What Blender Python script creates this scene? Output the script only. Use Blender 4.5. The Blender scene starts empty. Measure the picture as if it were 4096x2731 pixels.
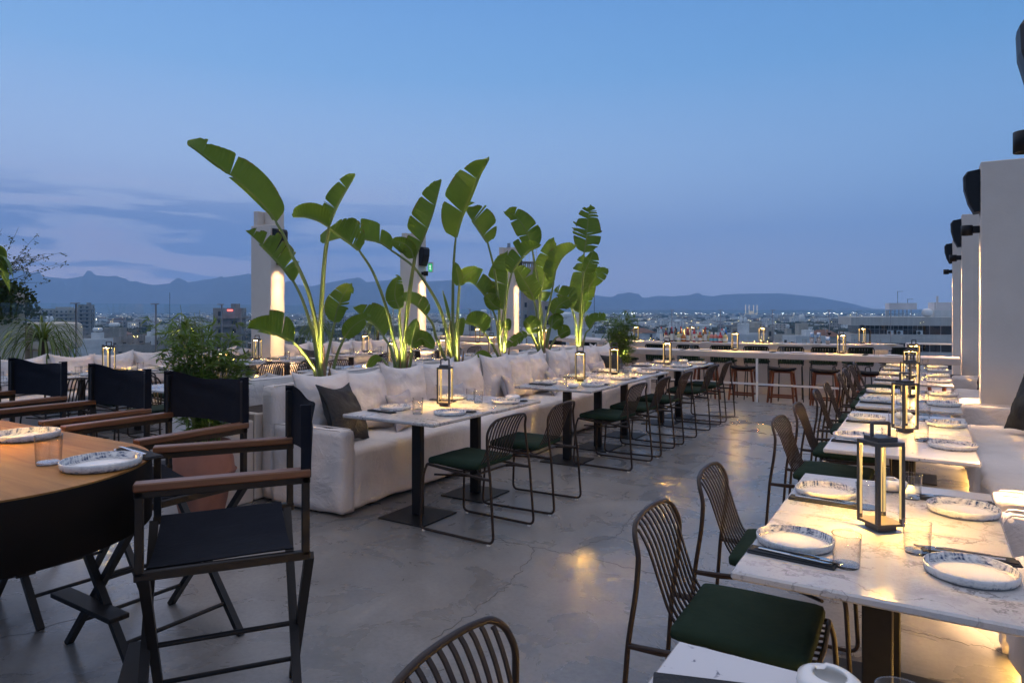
import bpy, bmesh, math, random
from mathutils import Vector, Matrix, noise
R = math.radians
random.seed(7)
scene = bpy.context.scene
COL = scene.collection
# ------------------------------------------------------------------ camera
YAW = R(31.3); CY, SY = math.cos(YAW), math.sin(YAW); EYE = 1.55
cam_d = bpy.data.cameras.new('camera'); cam = bpy.data.objects.new('camera', cam_d); COL.objects.link(cam)
cam.location = (0, 0, EYE); cam.rotation_euler = (R(90), 0, YAW)
cam_d.lens = 24.0; cam_d.sensor_width = 36.0; cam_d.shift_y = -0.0306
cam_d.clip_start = 0.05; cam_d.clip_end = 60000
scene.camera = cam
def far(u, Y):            # a compass helper: bearing (in 1/2731 of the viewing distance) and distance -> ground plan position
    X = (u - 2048) / 2731.0 * Y
    return X * CY - Y * SY, X * SY + Y * CY
# ------------------------------------------------------------------ view
scene.view_settings.view_transform = 'Standard'; scene.view_settings.look = 'None'
scene.view_settings.exposure = 0.0; scene.view_settings.gamma = 1.0
scene.cycles.max_bounces = 7; scene.cycles.transparent_max_bounces = 24; scene.cycles.diffuse_bounces = 3
scene.cycles.glossy_bounces = 3; scene.cycles.transmission_bounces = 4; scene.cycles.volume_bounces = 1
scene.cycles.sample_clamp_indirect = 4.0; scene.cycles.caustics_reflective = False; scene.cycles.caustics_refractive = False
# ------------------------------------------------------------------ world: dusk sky
world = bpy.data.worlds.new('World'); scene.world = world; world.use_nodes = True
NT = world.node_tree; NT.nodes.clear()
def wn(t, **k):
    n = NT.nodes.new(t)
    for a, b in k.items(): setattr(n, a, b)
    return n
def wm(op, a, b=None, c=None):
    n = wn('ShaderNodeMath', operation=op)
    for i, v in enumerate((a, b, c)):
        if v is None: continue
        if isinstance(v, (int, float)): n.inputs[i].default_value = v
        else: NT.links.new(v, n.inputs[i])
    return n.outputs[0]
def ramp(nt, fac, stops, interp='LINEAR'):
    n = nt.nodes.new('ShaderNodeValToRGB'); cr = n.color_ramp; cr.interpolation = interp
    while len(cr.elements) > 1: cr.elements.remove(cr.elements[-1])
    cr.elements[0].position = stops[0][0]; cr.elements[0].color = (*stops[0][1], 1)
    for p, c in stops[1:]:
        e = cr.elements.new(p); e.color = (*c, 1)
    nt.links.new(fac, n.inputs[0]); return n.outputs[0]
def wmix(f, a, b, bt='MIX'):
    n = wn('ShaderNodeMix', data_type='RGBA', blend_type=bt)
    for i, v in ((0, f), (6, a), (7, b)):
        if isinstance(v, (int, float)): n.inputs[i].default_value = v
        elif isinstance(v, tuple): n.inputs[i].default_value = (*v, 1)
        else: NT.links.new(v, n.inputs[i])
    return n.outputs[2]
tc = wn('ShaderNodeTexCoord'); sep = wn('ShaderNodeSeparateXYZ'); NT.links.new(tc.outputs['Generated'], sep.inputs[0])
dx, dy, dz = sep.outputs
# azimuth factor: 0 towards the right of the view, 1 towards the afterglow on the left
azl = wm('ADD', wm('MULTIPLY', dx, -0.97), wm('MULTIPLY', dy, 0.24))
azf = wn('ShaderNodeMapRange'); azf.inputs[1].default_value = -0.05; azf.inputs[2].default_value = 0.95; NT.links.new(azl, azf.inputs[0]); azf = azf.outputs[0]
zc = wm('MAXIMUM', dz, 0.0)
skyL = ramp(NT, zc, [(0.0, (.78,.68,.80)), (0.05, (.84,.73,.85)), (.11, (.62,.66,.85)), (.2, (.45,.60,.85)), (.32, (.22,.43,.74)), (.45, (.13,.31,.65)), (.62, (.60,.62,.76)), (1, (.95,.88,.90))])  # upper stops of both ramps raised out of view as added fill light
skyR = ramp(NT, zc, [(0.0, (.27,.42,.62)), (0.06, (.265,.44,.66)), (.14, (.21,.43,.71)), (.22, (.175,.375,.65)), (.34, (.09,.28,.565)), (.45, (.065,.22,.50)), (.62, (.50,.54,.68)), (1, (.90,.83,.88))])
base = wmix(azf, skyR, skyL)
# clouds low on the left
mp = wn('ShaderNodeMapping'); mp.inputs['Scale'].default_value = (2.0, 2.0, 15.0); mp.inputs['Location'].default_value = (3.1, 0.4, .55); NT.links.new(tc.outputs['Generated'], mp.inputs[0])
nz = wn('ShaderNodeTexNoise'); nz.inputs['Scale'].default_value = 2.1; nz.inputs['Detail'].default_value = 8; nz.inputs['Roughness'].default_value = .52; nz.inputs['Distortion'].default_value = .35
NT.links.new(mp.outputs[0], nz.inputs[0])
cm = wn('ShaderNodeMapRange', interpolation_type='SMOOTHSTEP'); cm.inputs[1].default_value = .49; cm.inputs[2].default_value = .57; NT.links.new(nz.outputs['Fac'], cm.inputs[0])
lowm = wn('ShaderNodeMapRange', interpolation_type='SMOOTHSTEP'); lowm.inputs[1].default_value = .19; lowm.inputs[2].default_value = .11; NT.links.new(dz, lowm.inputs[0])
azc = wn('ShaderNodeMapRange', interpolation_type='SMOOTHSTEP'); azc.inputs[1].default_value = .62; azc.inputs[2].default_value = .93; NT.links.new(azl, azc.inputs[0])
azc2 = wm('ADD', wm('MULTIPLY', azc.outputs[0], .9), .05)
cf = wm('MULTIPLY', wm('MULTIPLY', cm.outputs[0], lowm.outputs[0]), azc2)
ccol = ramp(NT, zc, [(0.0, (.30,.36,.60)), (.1, (.185,.27,.52)), (.2, (.17,.28,.56))])
# pink gaps between the clouds
pinkm = wn('ShaderNodeMapRange', interpolation_type='SMOOTHSTEP'); pinkm.inputs[1].default_value = .5; pinkm.inputs[2].default_value = .36; NT.links.new(nz.outputs['Fac'], pinkm.inputs[0])
pk = wm('MULTIPLY', wm('MULTIPLY', pinkm.outputs[0], lowm.outputs[0]), wm('MULTIPLY', azc.outputs[0], .55))
col = wmix(pk, base, (.86,.68,.76))
col = wmix(cf, col, ccol)
# fine wisp lying along the far ridge, right of centre
wz = wn('ShaderNodeMapRange', interpolation_type='SMOOTHSTEP'); wz.inputs[1].default_value = .047; wz.inputs[2].default_value = .030; NT.links.new(wm('ABSOLUTE', wm('SUBTRACT', dz, .004)), wz.inputs[0])
wa = wn('ShaderNodeMapRange', interpolation_type='SMOOTHSTEP'); wa.inputs[1].default_value = .23; wa.inputs[2].default_value = .06
NT.links.new(wm('ABSOLUTE', wm('ADD', azl, -.005)), wa.inputs[0])
wn2 = wn('ShaderNodeTexNoise'); wn2.inputs['Scale'].default_value = 9; wn2.inputs['Detail'].default_value = 6
mp2 = wn('ShaderNodeMapping'); mp2.inputs['Scale'].default_value = (1, 1, 5); NT.links.new(tc.outputs['Generated'], mp2.inputs[0]); NT.links.new(mp2.outputs[0], wn2.inputs[0])
wk = wn('ShaderNodeMapRange'); wk.inputs[1].default_value = .42; wk.inputs[2].default_value = .6; NT.links.new(wn2.outputs['Fac'], wk.inputs[0])
col = wmix(wm('MULTIPLY', wm('MULTIPLY', wz.outputs[0], wa.outputs[0]), wm('MULTIPLY', wk.outputs[0], .5)), col, (.24,.31,.50))
# physical sky for the last of the daylight, sun just under the horizon on the left
sky = wn('ShaderNodeTexSky', sky_type='NISHITA'); sky.sun_disc = False
sky.sun_elevation = R(-1.0); sky.sun_rotation = R(-78)
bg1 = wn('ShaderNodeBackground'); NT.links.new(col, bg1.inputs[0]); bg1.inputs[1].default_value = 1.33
bg2 = wn('ShaderNodeBackground'); NT.links.new(sky.outputs[0], bg2.inputs[0]); bg2.inputs[1].default_value = 0.05
ad = wn('ShaderNodeAddShader'); NT.links.new(bg1.outputs[0], ad.inputs[0]); NT.links.new(bg2.outputs[0], ad.inputs[1])
wo = wn('ShaderNodeOutputWorld'); NT.links.new(ad.outputs[0], wo.inputs[0])
sun_d = bpy.data.lights.new('sun', 'SUN'); sun_d.energy = 0.45; sun_d.angle = R(50); sun_d.color = (1.0,.86,.92)
sun = bpy.data.objects.new('sun', sun_d); COL.objects.link(sun); sun.rotation_euler = (R(62), 0, R(-102)); sun.location = (0, 0, 30)
# ------------------------------------------------------------------ materials
def M(name, color=(.5,.5,.5), rough=.5, metal=0.0, **k):
    m = bpy.data.materials.new(name); m.use_nodes = True
    b = m.node_tree.nodes['Principled BSDF']
    b.inputs['Base Color'].default_value = (*color, 1); b.inputs['Roughness'].default_value = rough; b.inputs['Metallic'].default_value = metal
    for a, v in k.items():
        b.inputs[a.replace('_', ' ')].default_value = (*v, 1) if isinstance(v, tuple) else v
    return m
def nodes(m): return m.node_tree, m.node_tree.nodes['Principled BSDF']
def coords(nt, scale=(1,1,1), jitter=True):
    t = nt.nodes.new('ShaderNodeTexCoord'); mp = nt.nodes.new('ShaderNodeMapping'); mp.inputs['Scale'].default_value = scale
    nt.links.new(t.outputs['Object'], mp.inputs[0])
    if jitter:
        oi = nt.nodes.new('ShaderNodeObjectInfo'); v = nt.nodes.new('ShaderNodeVectorMath'); v.operation = 'SCALE'
        cmb = nt.nodes.new('ShaderNodeCombineXYZ')
        for i in range(2): nt.links.new(oi.outputs['Random'], cmb.inputs[i])
        nt.links.new(cmb.outputs[0], v.inputs[0]); v.inputs['Scale'].default_value = 37.0
        ad = nt.nodes.new('ShaderNodeVectorMath'); ad.operation = 'ADD'
        nt.links.new(mp.outputs[0], ad.inputs[0]); nt.links.new(v.outputs[0], ad.inputs[1]); return ad.outputs[0]
    return mp.outputs[0]
def tex(nt, co, scale, detail=5, rough=.55, dist=0, kind='ShaderNodeTexNoise'):
    n = nt.nodes.new(kind); n.inputs['Scale'].default_value = scale
    if kind == 'ShaderNodeTexNoise':
        n.inputs['Detail'].default_value = detail; n.inputs['Roughness'].default_value = rough; n.inputs['Distortion'].default_value = dist
    nt.links.new(co, n.inputs['Vector']); return n
def mixc(nt, f, a, b, bt='MIX'):
    n = nt.nodes.new('ShaderNodeMix'); n.data_type = 'RGBA'; n.blend_type = bt
    for i, v in ((0, f), (6, a), (7, b)):
        if isinstance(v, (int, float)): n.inputs[i].default_value = v
        elif isinstance(v, tuple): n.inputs[i].default_value = (*v, 1)
        else: nt.links.new(v, n.inputs[i])
    return n.outputs[2]
def mth(nt, op, a, b=0.0):
    n = nt.nodes.new('ShaderNodeMath'); n.operation = op
    for i, v in enumerate((a, b)):
        if isinstance(v, (int, float)): n.inputs[i].default_value = v
        else: nt.links.new(v, n.inputs[i])
    return n.outputs[0]
def rng(nt, x, a, b, c=0.0, d=1.0):
    n = nt.nodes.new('ShaderNodeMapRange')
    for i, v in enumerate((a, b, c, d)): n.inputs[i+1].default_value = v
    nt.links.new(x, n.inputs[0]); return n.outputs[0]
def bump(nt, b, h, strength=.2, dist=.01):
    n = nt.nodes.new('ShaderNodeBump'); n.inputs['Strength'].default_value = strength; n.inputs['Distance'].default_value = dist
    nt.links.new(h, n.inputs['Height']); nt.links.new(n.outputs[0], b.inputs['Normal'])
def mottle(name, c1, c2, scale, rough=.6, bs=.2, bd=.003, metal=0.0, r2=None, detail=5, mscale=(1,1,1), dist=0, fine=None, **k):
    m = M(name, c1, rough, metal, **k); nt, b = nodes(m); co = coords(nt, mscale)
    n = tex(nt, co, scale, detail, .6, dist)
    nt.links.new(ramp(nt, n.outputs['Fac'], [(.3, c1), (.7, c2)]), b.inputs['Base Color'])
    if r2 is not None: nt.links.new(rng(nt, n.outputs['Fac'], .3, .7, rough, r2), b.inputs['Roughness'])
    h = tex(nt, co, fine or scale * 6, 3).outputs['Fac']
    if bs: bump(nt, b, h, bs, bd)
    return m
MAT = {}
# polished concrete
m = M('polished_concrete', (.2,.2,.2), .3); nt, b = nodes(m); co = coords(nt, jitter=False)
big = tex(nt, co, .7, 5, .55, .5).outputs['Fac']; med = tex(nt, co, 2.6, 7, .6, .8).outputs['Fac']; fin = tex(nt, co, 38, 4, .7).outputs['Fac']
c = ramp(nt, big, [(.3, (.10,.095,.092)), (.48, (.165,.155,.146)), (.68, (.27,.25,.232))])
c = mixc(nt, rng(nt, med, .34, .78, 0, .6), c, (.31,.295,.28)); c = mixc(nt, rng(nt, fin, .42, .7, 0, .35), c, (.075,.072,.07))
nt.links.new(c, b.inputs['Base Color'])
nt.links.new(rng(nt, med, .3, .75, .22, .38), b.inputs['Roughness']); bump(nt, b, fin, .06, .002)
MAT['concrete'] = m
MAT['lower_concrete'] = mottle('lower_concrete', (.30,.27,.245), (.37,.34,.31), 2.2, .4, .15)
MAT['plaster'] = mottle('cream_plaster', (.60,.52,.44), (.66,.58,.50), 2.5, .82, .3, .004, fine=55)
MAT['counter'] = mottle('cream_stone_counter', (.50,.42,.36), (.56,.48,.415), 9, .42, .08)
def fabric(name, c1, c2, weave=900, sheen=.12, bs=.62):
    m = M(name, c1, .88, Sheen_Weight=sheen, Specular_IOR_Level=(.3 if c1[0] > .1 else .12)); nt, b = nodes(m); co = coords(nt)
    n = tex(nt, co, 6, 4); nt.links.new(ramp(nt, n.outputs['Fac'], [(.3, c1), (.7, c2)]), b.inputs['Base Color'])
    w = tex(nt, co, weave, 2).outputs['Fac']; f = tex(nt, co, 5.5, 7, .62, 1.3).outputs['Fac']; f2 = mth(nt, 'ABSOLUTE', mth(nt, 'SUBTRACT', tex(nt, co, 3.2, 4, .5, 2.2).outputs['Fac'], .5))
    h = mth(nt, 'ADD', mth(nt, 'MULTIPLY', w, .03), mth(nt, 'ADD', f, mth(nt, 'MULTIPLY', rng(nt, f2, 0, .05, 1, 0), -.09))); bump(nt, b, h, bs, .026); return m
MAT['linen'] = fabric('natural_linen', (.66,.59,.54), (.72,.65,.60))
MAT['grey_linen'] = fabric('grey_linen', (.38,.355,.36), (.43,.405,.41))
MAT['dark_cloth'] = fabric('charcoal_cloth', (.030,.033,.036), (.042,.045,.049), sheen=.02)
MAT['green_cloth'] = fabric('dark_green_cloth', (.013,.027,.017), (.019,.035,.022), bs=.15, sheen=.0)
MAT['canvas'] = fabric('black_canvas', (.0065,.008,.014), (.010,.012,.018), sheen=.0, bs=.2)
# a translucent weave lets the lit bamboo glimmer through
MAT['black_metal'] = mottle('black_powder_coat', (.006,.006,.007), (.010,.010,.011), 40, .45, .1, .0004, Specular_IOR_Level=.3)
MAT['brown_metal'] = mottle('dark_brown_powder_coat', (.022,.014,.011), (.032,.021,.016), 40, .40, .08, .0004, Specular_IOR_Level=.28)
MAT['matte_black'] = M('matte_black_paint', (.006,.006,.007), .6, Specular_IOR_Level=.12)
MAT['bronze'] = mottle('dark_bronze_metal', (.050,.046,.042), (.068,.062,.056), 30, .42, .06, .0004)
MAT['steel'] = M('brushed_steel', (.55,.55,.56), .22, 1.0)
MAT['fence_steel'] = M('railing_steel', (.35,.35,.36), .35, .9)
MAT['ceramic'] = M('white_glazed_ceramic', (.74,.72,.68), .14)
MAT['white_rail'] = M('white_painted_rail', (.72,.70,.67), .4)
MAT['white_plastic'] = M('white_plastic', (.75,.73,.70), .5)
# plate glaze: pale centre, brushed inky rim
m = M('brushed_blue_glaze', (.7,.68,.63), .16); nt, b = nodes(m); co = coords(nt, jitter=False)
t = nt.nodes.new('ShaderNodeTexCoord'); sp = nt.nodes.new('ShaderNodeSeparateXYZ'); nt.links.new(t.outputs['Object'], sp.inputs[0])
rr = mth(nt, 'SQRT', mth(nt, 'ADD', mth(nt, 'MULTIPLY', sp.outputs[0], sp.outputs[0]), mth(nt, 'MULTIPLY', sp.outputs[1], sp.outputs[1])))
ang = mth(nt, 'ARCTAN2', sp.outputs[1], sp.outputs[0]); cb = nt.nodes.new('ShaderNodeCombineXYZ')
nt.links.new(mth(nt, 'MULTIPLY', ang, 1.3), cb.inputs[0]); nt.links.new(mth(nt, 'MULTIPLY', rr, 160), cb.inputs[1])
st = tex(nt, cb.outputs[0], 3.0, 5, .7).outputs['Fac']; st2 = tex(nt, coords(nt, (22, 150, 1)), 1.0, 4).outputs['Fac']
rim = mth(nt, 'MULTIPLY', mth(nt, 'MULTIPLY', rng(nt, rr, .088, .112, 0, 1.0), rng(nt, rr, .1178, .1186, 1, .15)), rng(nt, st, .38, .56, 0, 1)); rim = mth(nt, 'MULTIPLY', rim, rng(nt, st2, .40, .58, .15, 1))
cen = mth(nt, 'MULTIPLY', rng(nt, st, .54, .7, 0, .35), rng(nt, rr, .03, .07, .3, 1))
nt.links.new(mixc(nt, mth(nt, 'MINIMUM', mth(nt, 'ADD', rim, cen), 1.0), (.70,.67,.62), (.028,.055,.12)), b.inputs['Base Color'])
MAT['plate'] = m
# marble
m = M('veined_white_marble', (.8,.78,.76), .13); nt, b = nodes(m); co = coords(nt)
w1 = tex(nt, co, 1.6, 6, .65); v1 = nt.nodes.new('ShaderNodeVectorMath'); v1.operation = 'SCALE'; v1.inputs['Scale'].default_value = .9; nt.links.new(w1.outputs['Color'], v1.inputs[0])
v2 = nt.nodes.new('ShaderNodeVectorMath'); v2.operation = 'ADD'; nt.links.new(co, v2.inputs[0]); nt.links.new(v1.outputs[0], v2.inputs[1])
n1 = tex(nt, v2.outputs[0], 2.3, 6, .6, .6).outputs['Fac']; n2 = tex(nt, v2.outputs[0], 6.5, 6, .65, .9).outputs['Fac']; n3 = tex(nt, co, 1.3, 3).outputs['Fac']
vein = rng(nt, mth(nt, 'ABSOLUTE', mth(nt, 'SUBTRACT', n1, .5)), 0, .022, 1, 0); vein2 = rng(nt, mth(nt, 'ABSOLUTE', mth(nt, 'SUBTRACT', n2, .5)), 0, .03, .55, 0)
sm = mth(nt, 'MULTIPLY', rng(nt, n1, .53, .68, 0, .6), rng(nt, n3, .45, .62, 0, 1))
c = mixc(nt, mth(nt, 'MULTIPLY', vein, rng(nt, n3, .36, .56, .1, .75)), (.49,.47,.45), (.12,.11,.11)); c = mixc(nt, mth(nt, 'MULTIPLY', vein2, rng(nt, n3, .4, .6, 0, .6)), c, (.25,.21,.205)); c = mixc(nt, sm, c, (.20,.19,.20))
nt.links.new(c, b.inputs['Base Color']); MAT['marble'] = m
m = M('speckled_white_marble', (.8,.78,.76), .16); nt, b = nodes(m); co = coords(nt)
n1 = tex(nt, co, 26, 3, .5, .5).outputs['Fac']; n2 = tex(nt, co, 2, 4).outputs['Fac']
c = mixc(nt, rng(nt, n2, .3, .7, 0, .5), (.60,.58,.57), (.50,.48,.48)); c = mixc(nt, rng(nt, n1, .675, .73, 0, .85), c, (.12,.11,.13)); nt.links.new(c, b.inputs['Base Color']); MAT['speckled_marble'] = m
# timbers
def timber(name, c1, c2, scale=(3, 30, 30), rough=.42):
    m = M(name, c1, rough); nt, b = nodes(m); co = coords(nt, scale)
    n = tex(nt, co, 1.0, 6, .65, .8).outputs['Fac']; nt.links.new(ramp(nt, n, [(.3, c1), (.72, c2)]), b.inputs['Base Color']); bump(nt, b, n, .12, .001); return m
MAT['arm_wood'] = timber('oiled_hardwood', (.095,.034,.015), (.17,.068,.03))
MAT['stool_wood'] = timber('red_brown_wood', (.16,.042,.015), (.24,.07,.024), (20, 20, 3))
MAT['table_wood'] = timber('teak_tabletop', (.22,.090,.020), (.40,.19,.05), (1.5, 22, 1.5), .6); MAT['table_wood'].node_tree.nodes['Principled BSDF'].inputs['Specular IOR Level'].default_value = .22
MAT['terracotta'] = mottle('terracotta', (.21,.085,.055), (.30,.135,.095), 5, .85, .3, .004, fine=60)
MAT['crack_fill'] = M('dark_crack', (.045,.042,.04), .9)
MAT['soil'] = mottle('dark_soil', (.03,.02,.014), (.06,.042,.03), 30, .95, .6, .01)
# thin clear glass: surface reflection over see-through
def thin_glass(name, tint, refl=1.0, rough=.0, base=.04, edge=1.0):
    m = bpy.data.materials.new(name); m.use_nodes = True; nt = m.node_tree; nt.nodes.clear()
    o = nt.nodes.new('ShaderNodeOutputMaterial'); mx = nt.nodes.new('ShaderNodeMixShader'); tr = nt.nodes.new('ShaderNodeBsdfTransparent'); gl = nt.nodes.new('ShaderNodeBsdfGlossy'); lw = nt.nodes.new('ShaderNodeLayerWeight'); lw.inputs[0].default_value = .5
    nt.links.new(mixc(nt, mth(nt, 'POWER', lw.outputs['Facing'], 3.0), tint, tuple(c_*edge for c_ in tint)), tr.inputs[0]); gl.inputs['Roughness'].default_value = rough
    f = mth(nt, 'ADD', mth(nt, 'MULTIPLY', mth(nt, 'POWER', lw.outputs['Facing'], 4.0), refl), base)
    nt.links.new(f, mx.inputs[0]); nt.links.new(tr.outputs[0], mx.inputs[1]); nt.links.new(gl.outputs[0], mx.inputs[2]); nt.links.new(mx.outputs[0], o.inputs[0]); return m
MAT['pane'] = thin_glass('railing_glass', (.88,.95,.94), .9, 0, .07)
MAT['tumbler'] = thin_glass('clear_tumbler_glass', (.94,.94,.935), 1.5, .0, .08, .15)
def leafm(name, c1, c2, trans=.28, rough=.38, scale=3, stripes=0):
    m = bpy.data.materials.new(name); m.use_nodes = True; nt = m.node_tree; b = nt.nodes['Principled BSDF']; co = coords(nt)
    n = tex(nt, co, scale, 4).outputs['Fac']; c = ramp(nt, n, [(.3, c1), (.7, c2)]); nt.links.new(c, b.inputs['Base Color']); b.inputs['Roughness'].default_value = rough
    if stripes:
        uv = nt.nodes.new('ShaderNodeUVMap'); w = nt.nodes.new('ShaderNodeTexWave'); w.inputs['Scale'].default_value = stripes; w.inputs['Distortion'].default_value = .6; w.bands_direction = 'X'
        su = nt.nodes.new('ShaderNodeSeparateXYZ'); nt.links.new(uv.outputs[0], su.inputs[0]); eb = tex(nt, co, 4.5, 5).outputs['Fac']; dry = mth(nt, 'MULTIPLY', rng(nt, su.outputs[1], .90, .99), rng(nt, eb, .50, .60))
        c = mixc(nt, rng(nt, w.outputs['Fac'], 0, 1, 0, .22), c, (.16,.26,.05)); c = mixc(nt, rng(nt, su.outputs[1], .0, .10, .45, 0), c, (.26,.32,.08)); c = mixc(nt, dry, c, (.20,.10,.03)); nt.links.new(c, b.inputs['Base Color'])
        nt.links.new(uv.outputs[0], w.inputs['Vector']); bump(nt, b, w.outputs['Fac'], .5, .008)
    t = nt.nodes.new('ShaderNodeBsdfTranslucent'); nt.links.new(mixc(nt, .5, c, (.26,.31,.03)), t.inputs[0]); mx = nt.nodes.new('ShaderNodeMixShader'); mx.inputs[0].default_value = trans
    o = nt.nodes['Material Output']; nt.links.new(b.outputs[0], mx.inputs[1]); nt.links.new(t.outputs[0], mx.inputs[2]); nt.links.new(mx.outputs[0], o.inputs[0]); return m
MAT['banana'] = leafm('paddle_leaf', (.068,.150,.014), (.155,.265,.03), .46, .32, 2.2, 9)
MAT['stalk'] = leafm('green_stalk', (.13,.17,.04), (.22,.25,.075), .1, .4, 5)
MAT['sheath'] = mottle('dry_brown_sheath', (.16,.075,.035), (.36,.24,.13), 9, .8, .3, mscale=(6,6,1))
MAT['bamboo_leaf'] = leafm('bamboo_leaf', (.055,.13,.02), (.11,.21,.035), .4, .45, 8)
MAT['strap_leaf'] = leafm('strap_leaf', (.035,.085,.014), (.12,.17,.03), .3, .4, 4)
MAT['ivy_leaf'] = leafm('ivy_leaf', (.02,.045,.016), (.04,.075,.025), .15, .55, 5)
MAT['tree_leaf'] = mottle('tree_foliage', (.014,.024,.012), (.035,.05,.022), .9, .8, 0)
MAT['bark'] = mottle('bark', (.05,.035,.025), (.09,.065,.045), 12, .9, .4)
MAT['succulent'] = leafm('dark_succulent', (.03,.022,.028), (.06,.04,.045), .05, .5, 8)
def emit(name, col, s):
    m = bpy.data.materials.new(name); m.use_nodes = True; nt = m.node_tree; nt.nodes.clear()
    e = nt.nodes.new('ShaderNodeEmission'); e.inputs[0].default_value = (*col, 1); e.inputs[1].default_value = s
    o = nt.nodes.new('ShaderNodeOutputMaterial'); nt.links.new(e.outputs[0], o.inputs[0]); return m
MAT['led'] = emit('led_strip_light', (1, .72, .30), .72)
MAT['added_panel'] = emit('added_panel_glow', (1, .52, .095), 680.0)
MAT['led_low'] = emit('led_under_sofa', (1, .56, .14), 62.0)
MAT['added_bar_glow'] = emit('added_counter_glow', (1, .70, .40), 5.0)
MAT['lamp_face'] = emit('lamp_lens_glow', (1, .74, .40), 5.0)
MAT['city_light'] = emit('city_light', (1, .93, .8), 30.0)
MAT['red_light'] = emit('red_sign_light', (1, .06, .05), 9.0)
MAT['green_sign'] = emit('green_exit_sign', (.03, .42, .16), 1.3)
MAT['sign_white'] = emit('exit_sign_figure', (.8, .9, .85), 1.2)
MAT['lit_window'] = emit('lit_window', (1, .72, .38), 1.3)
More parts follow.
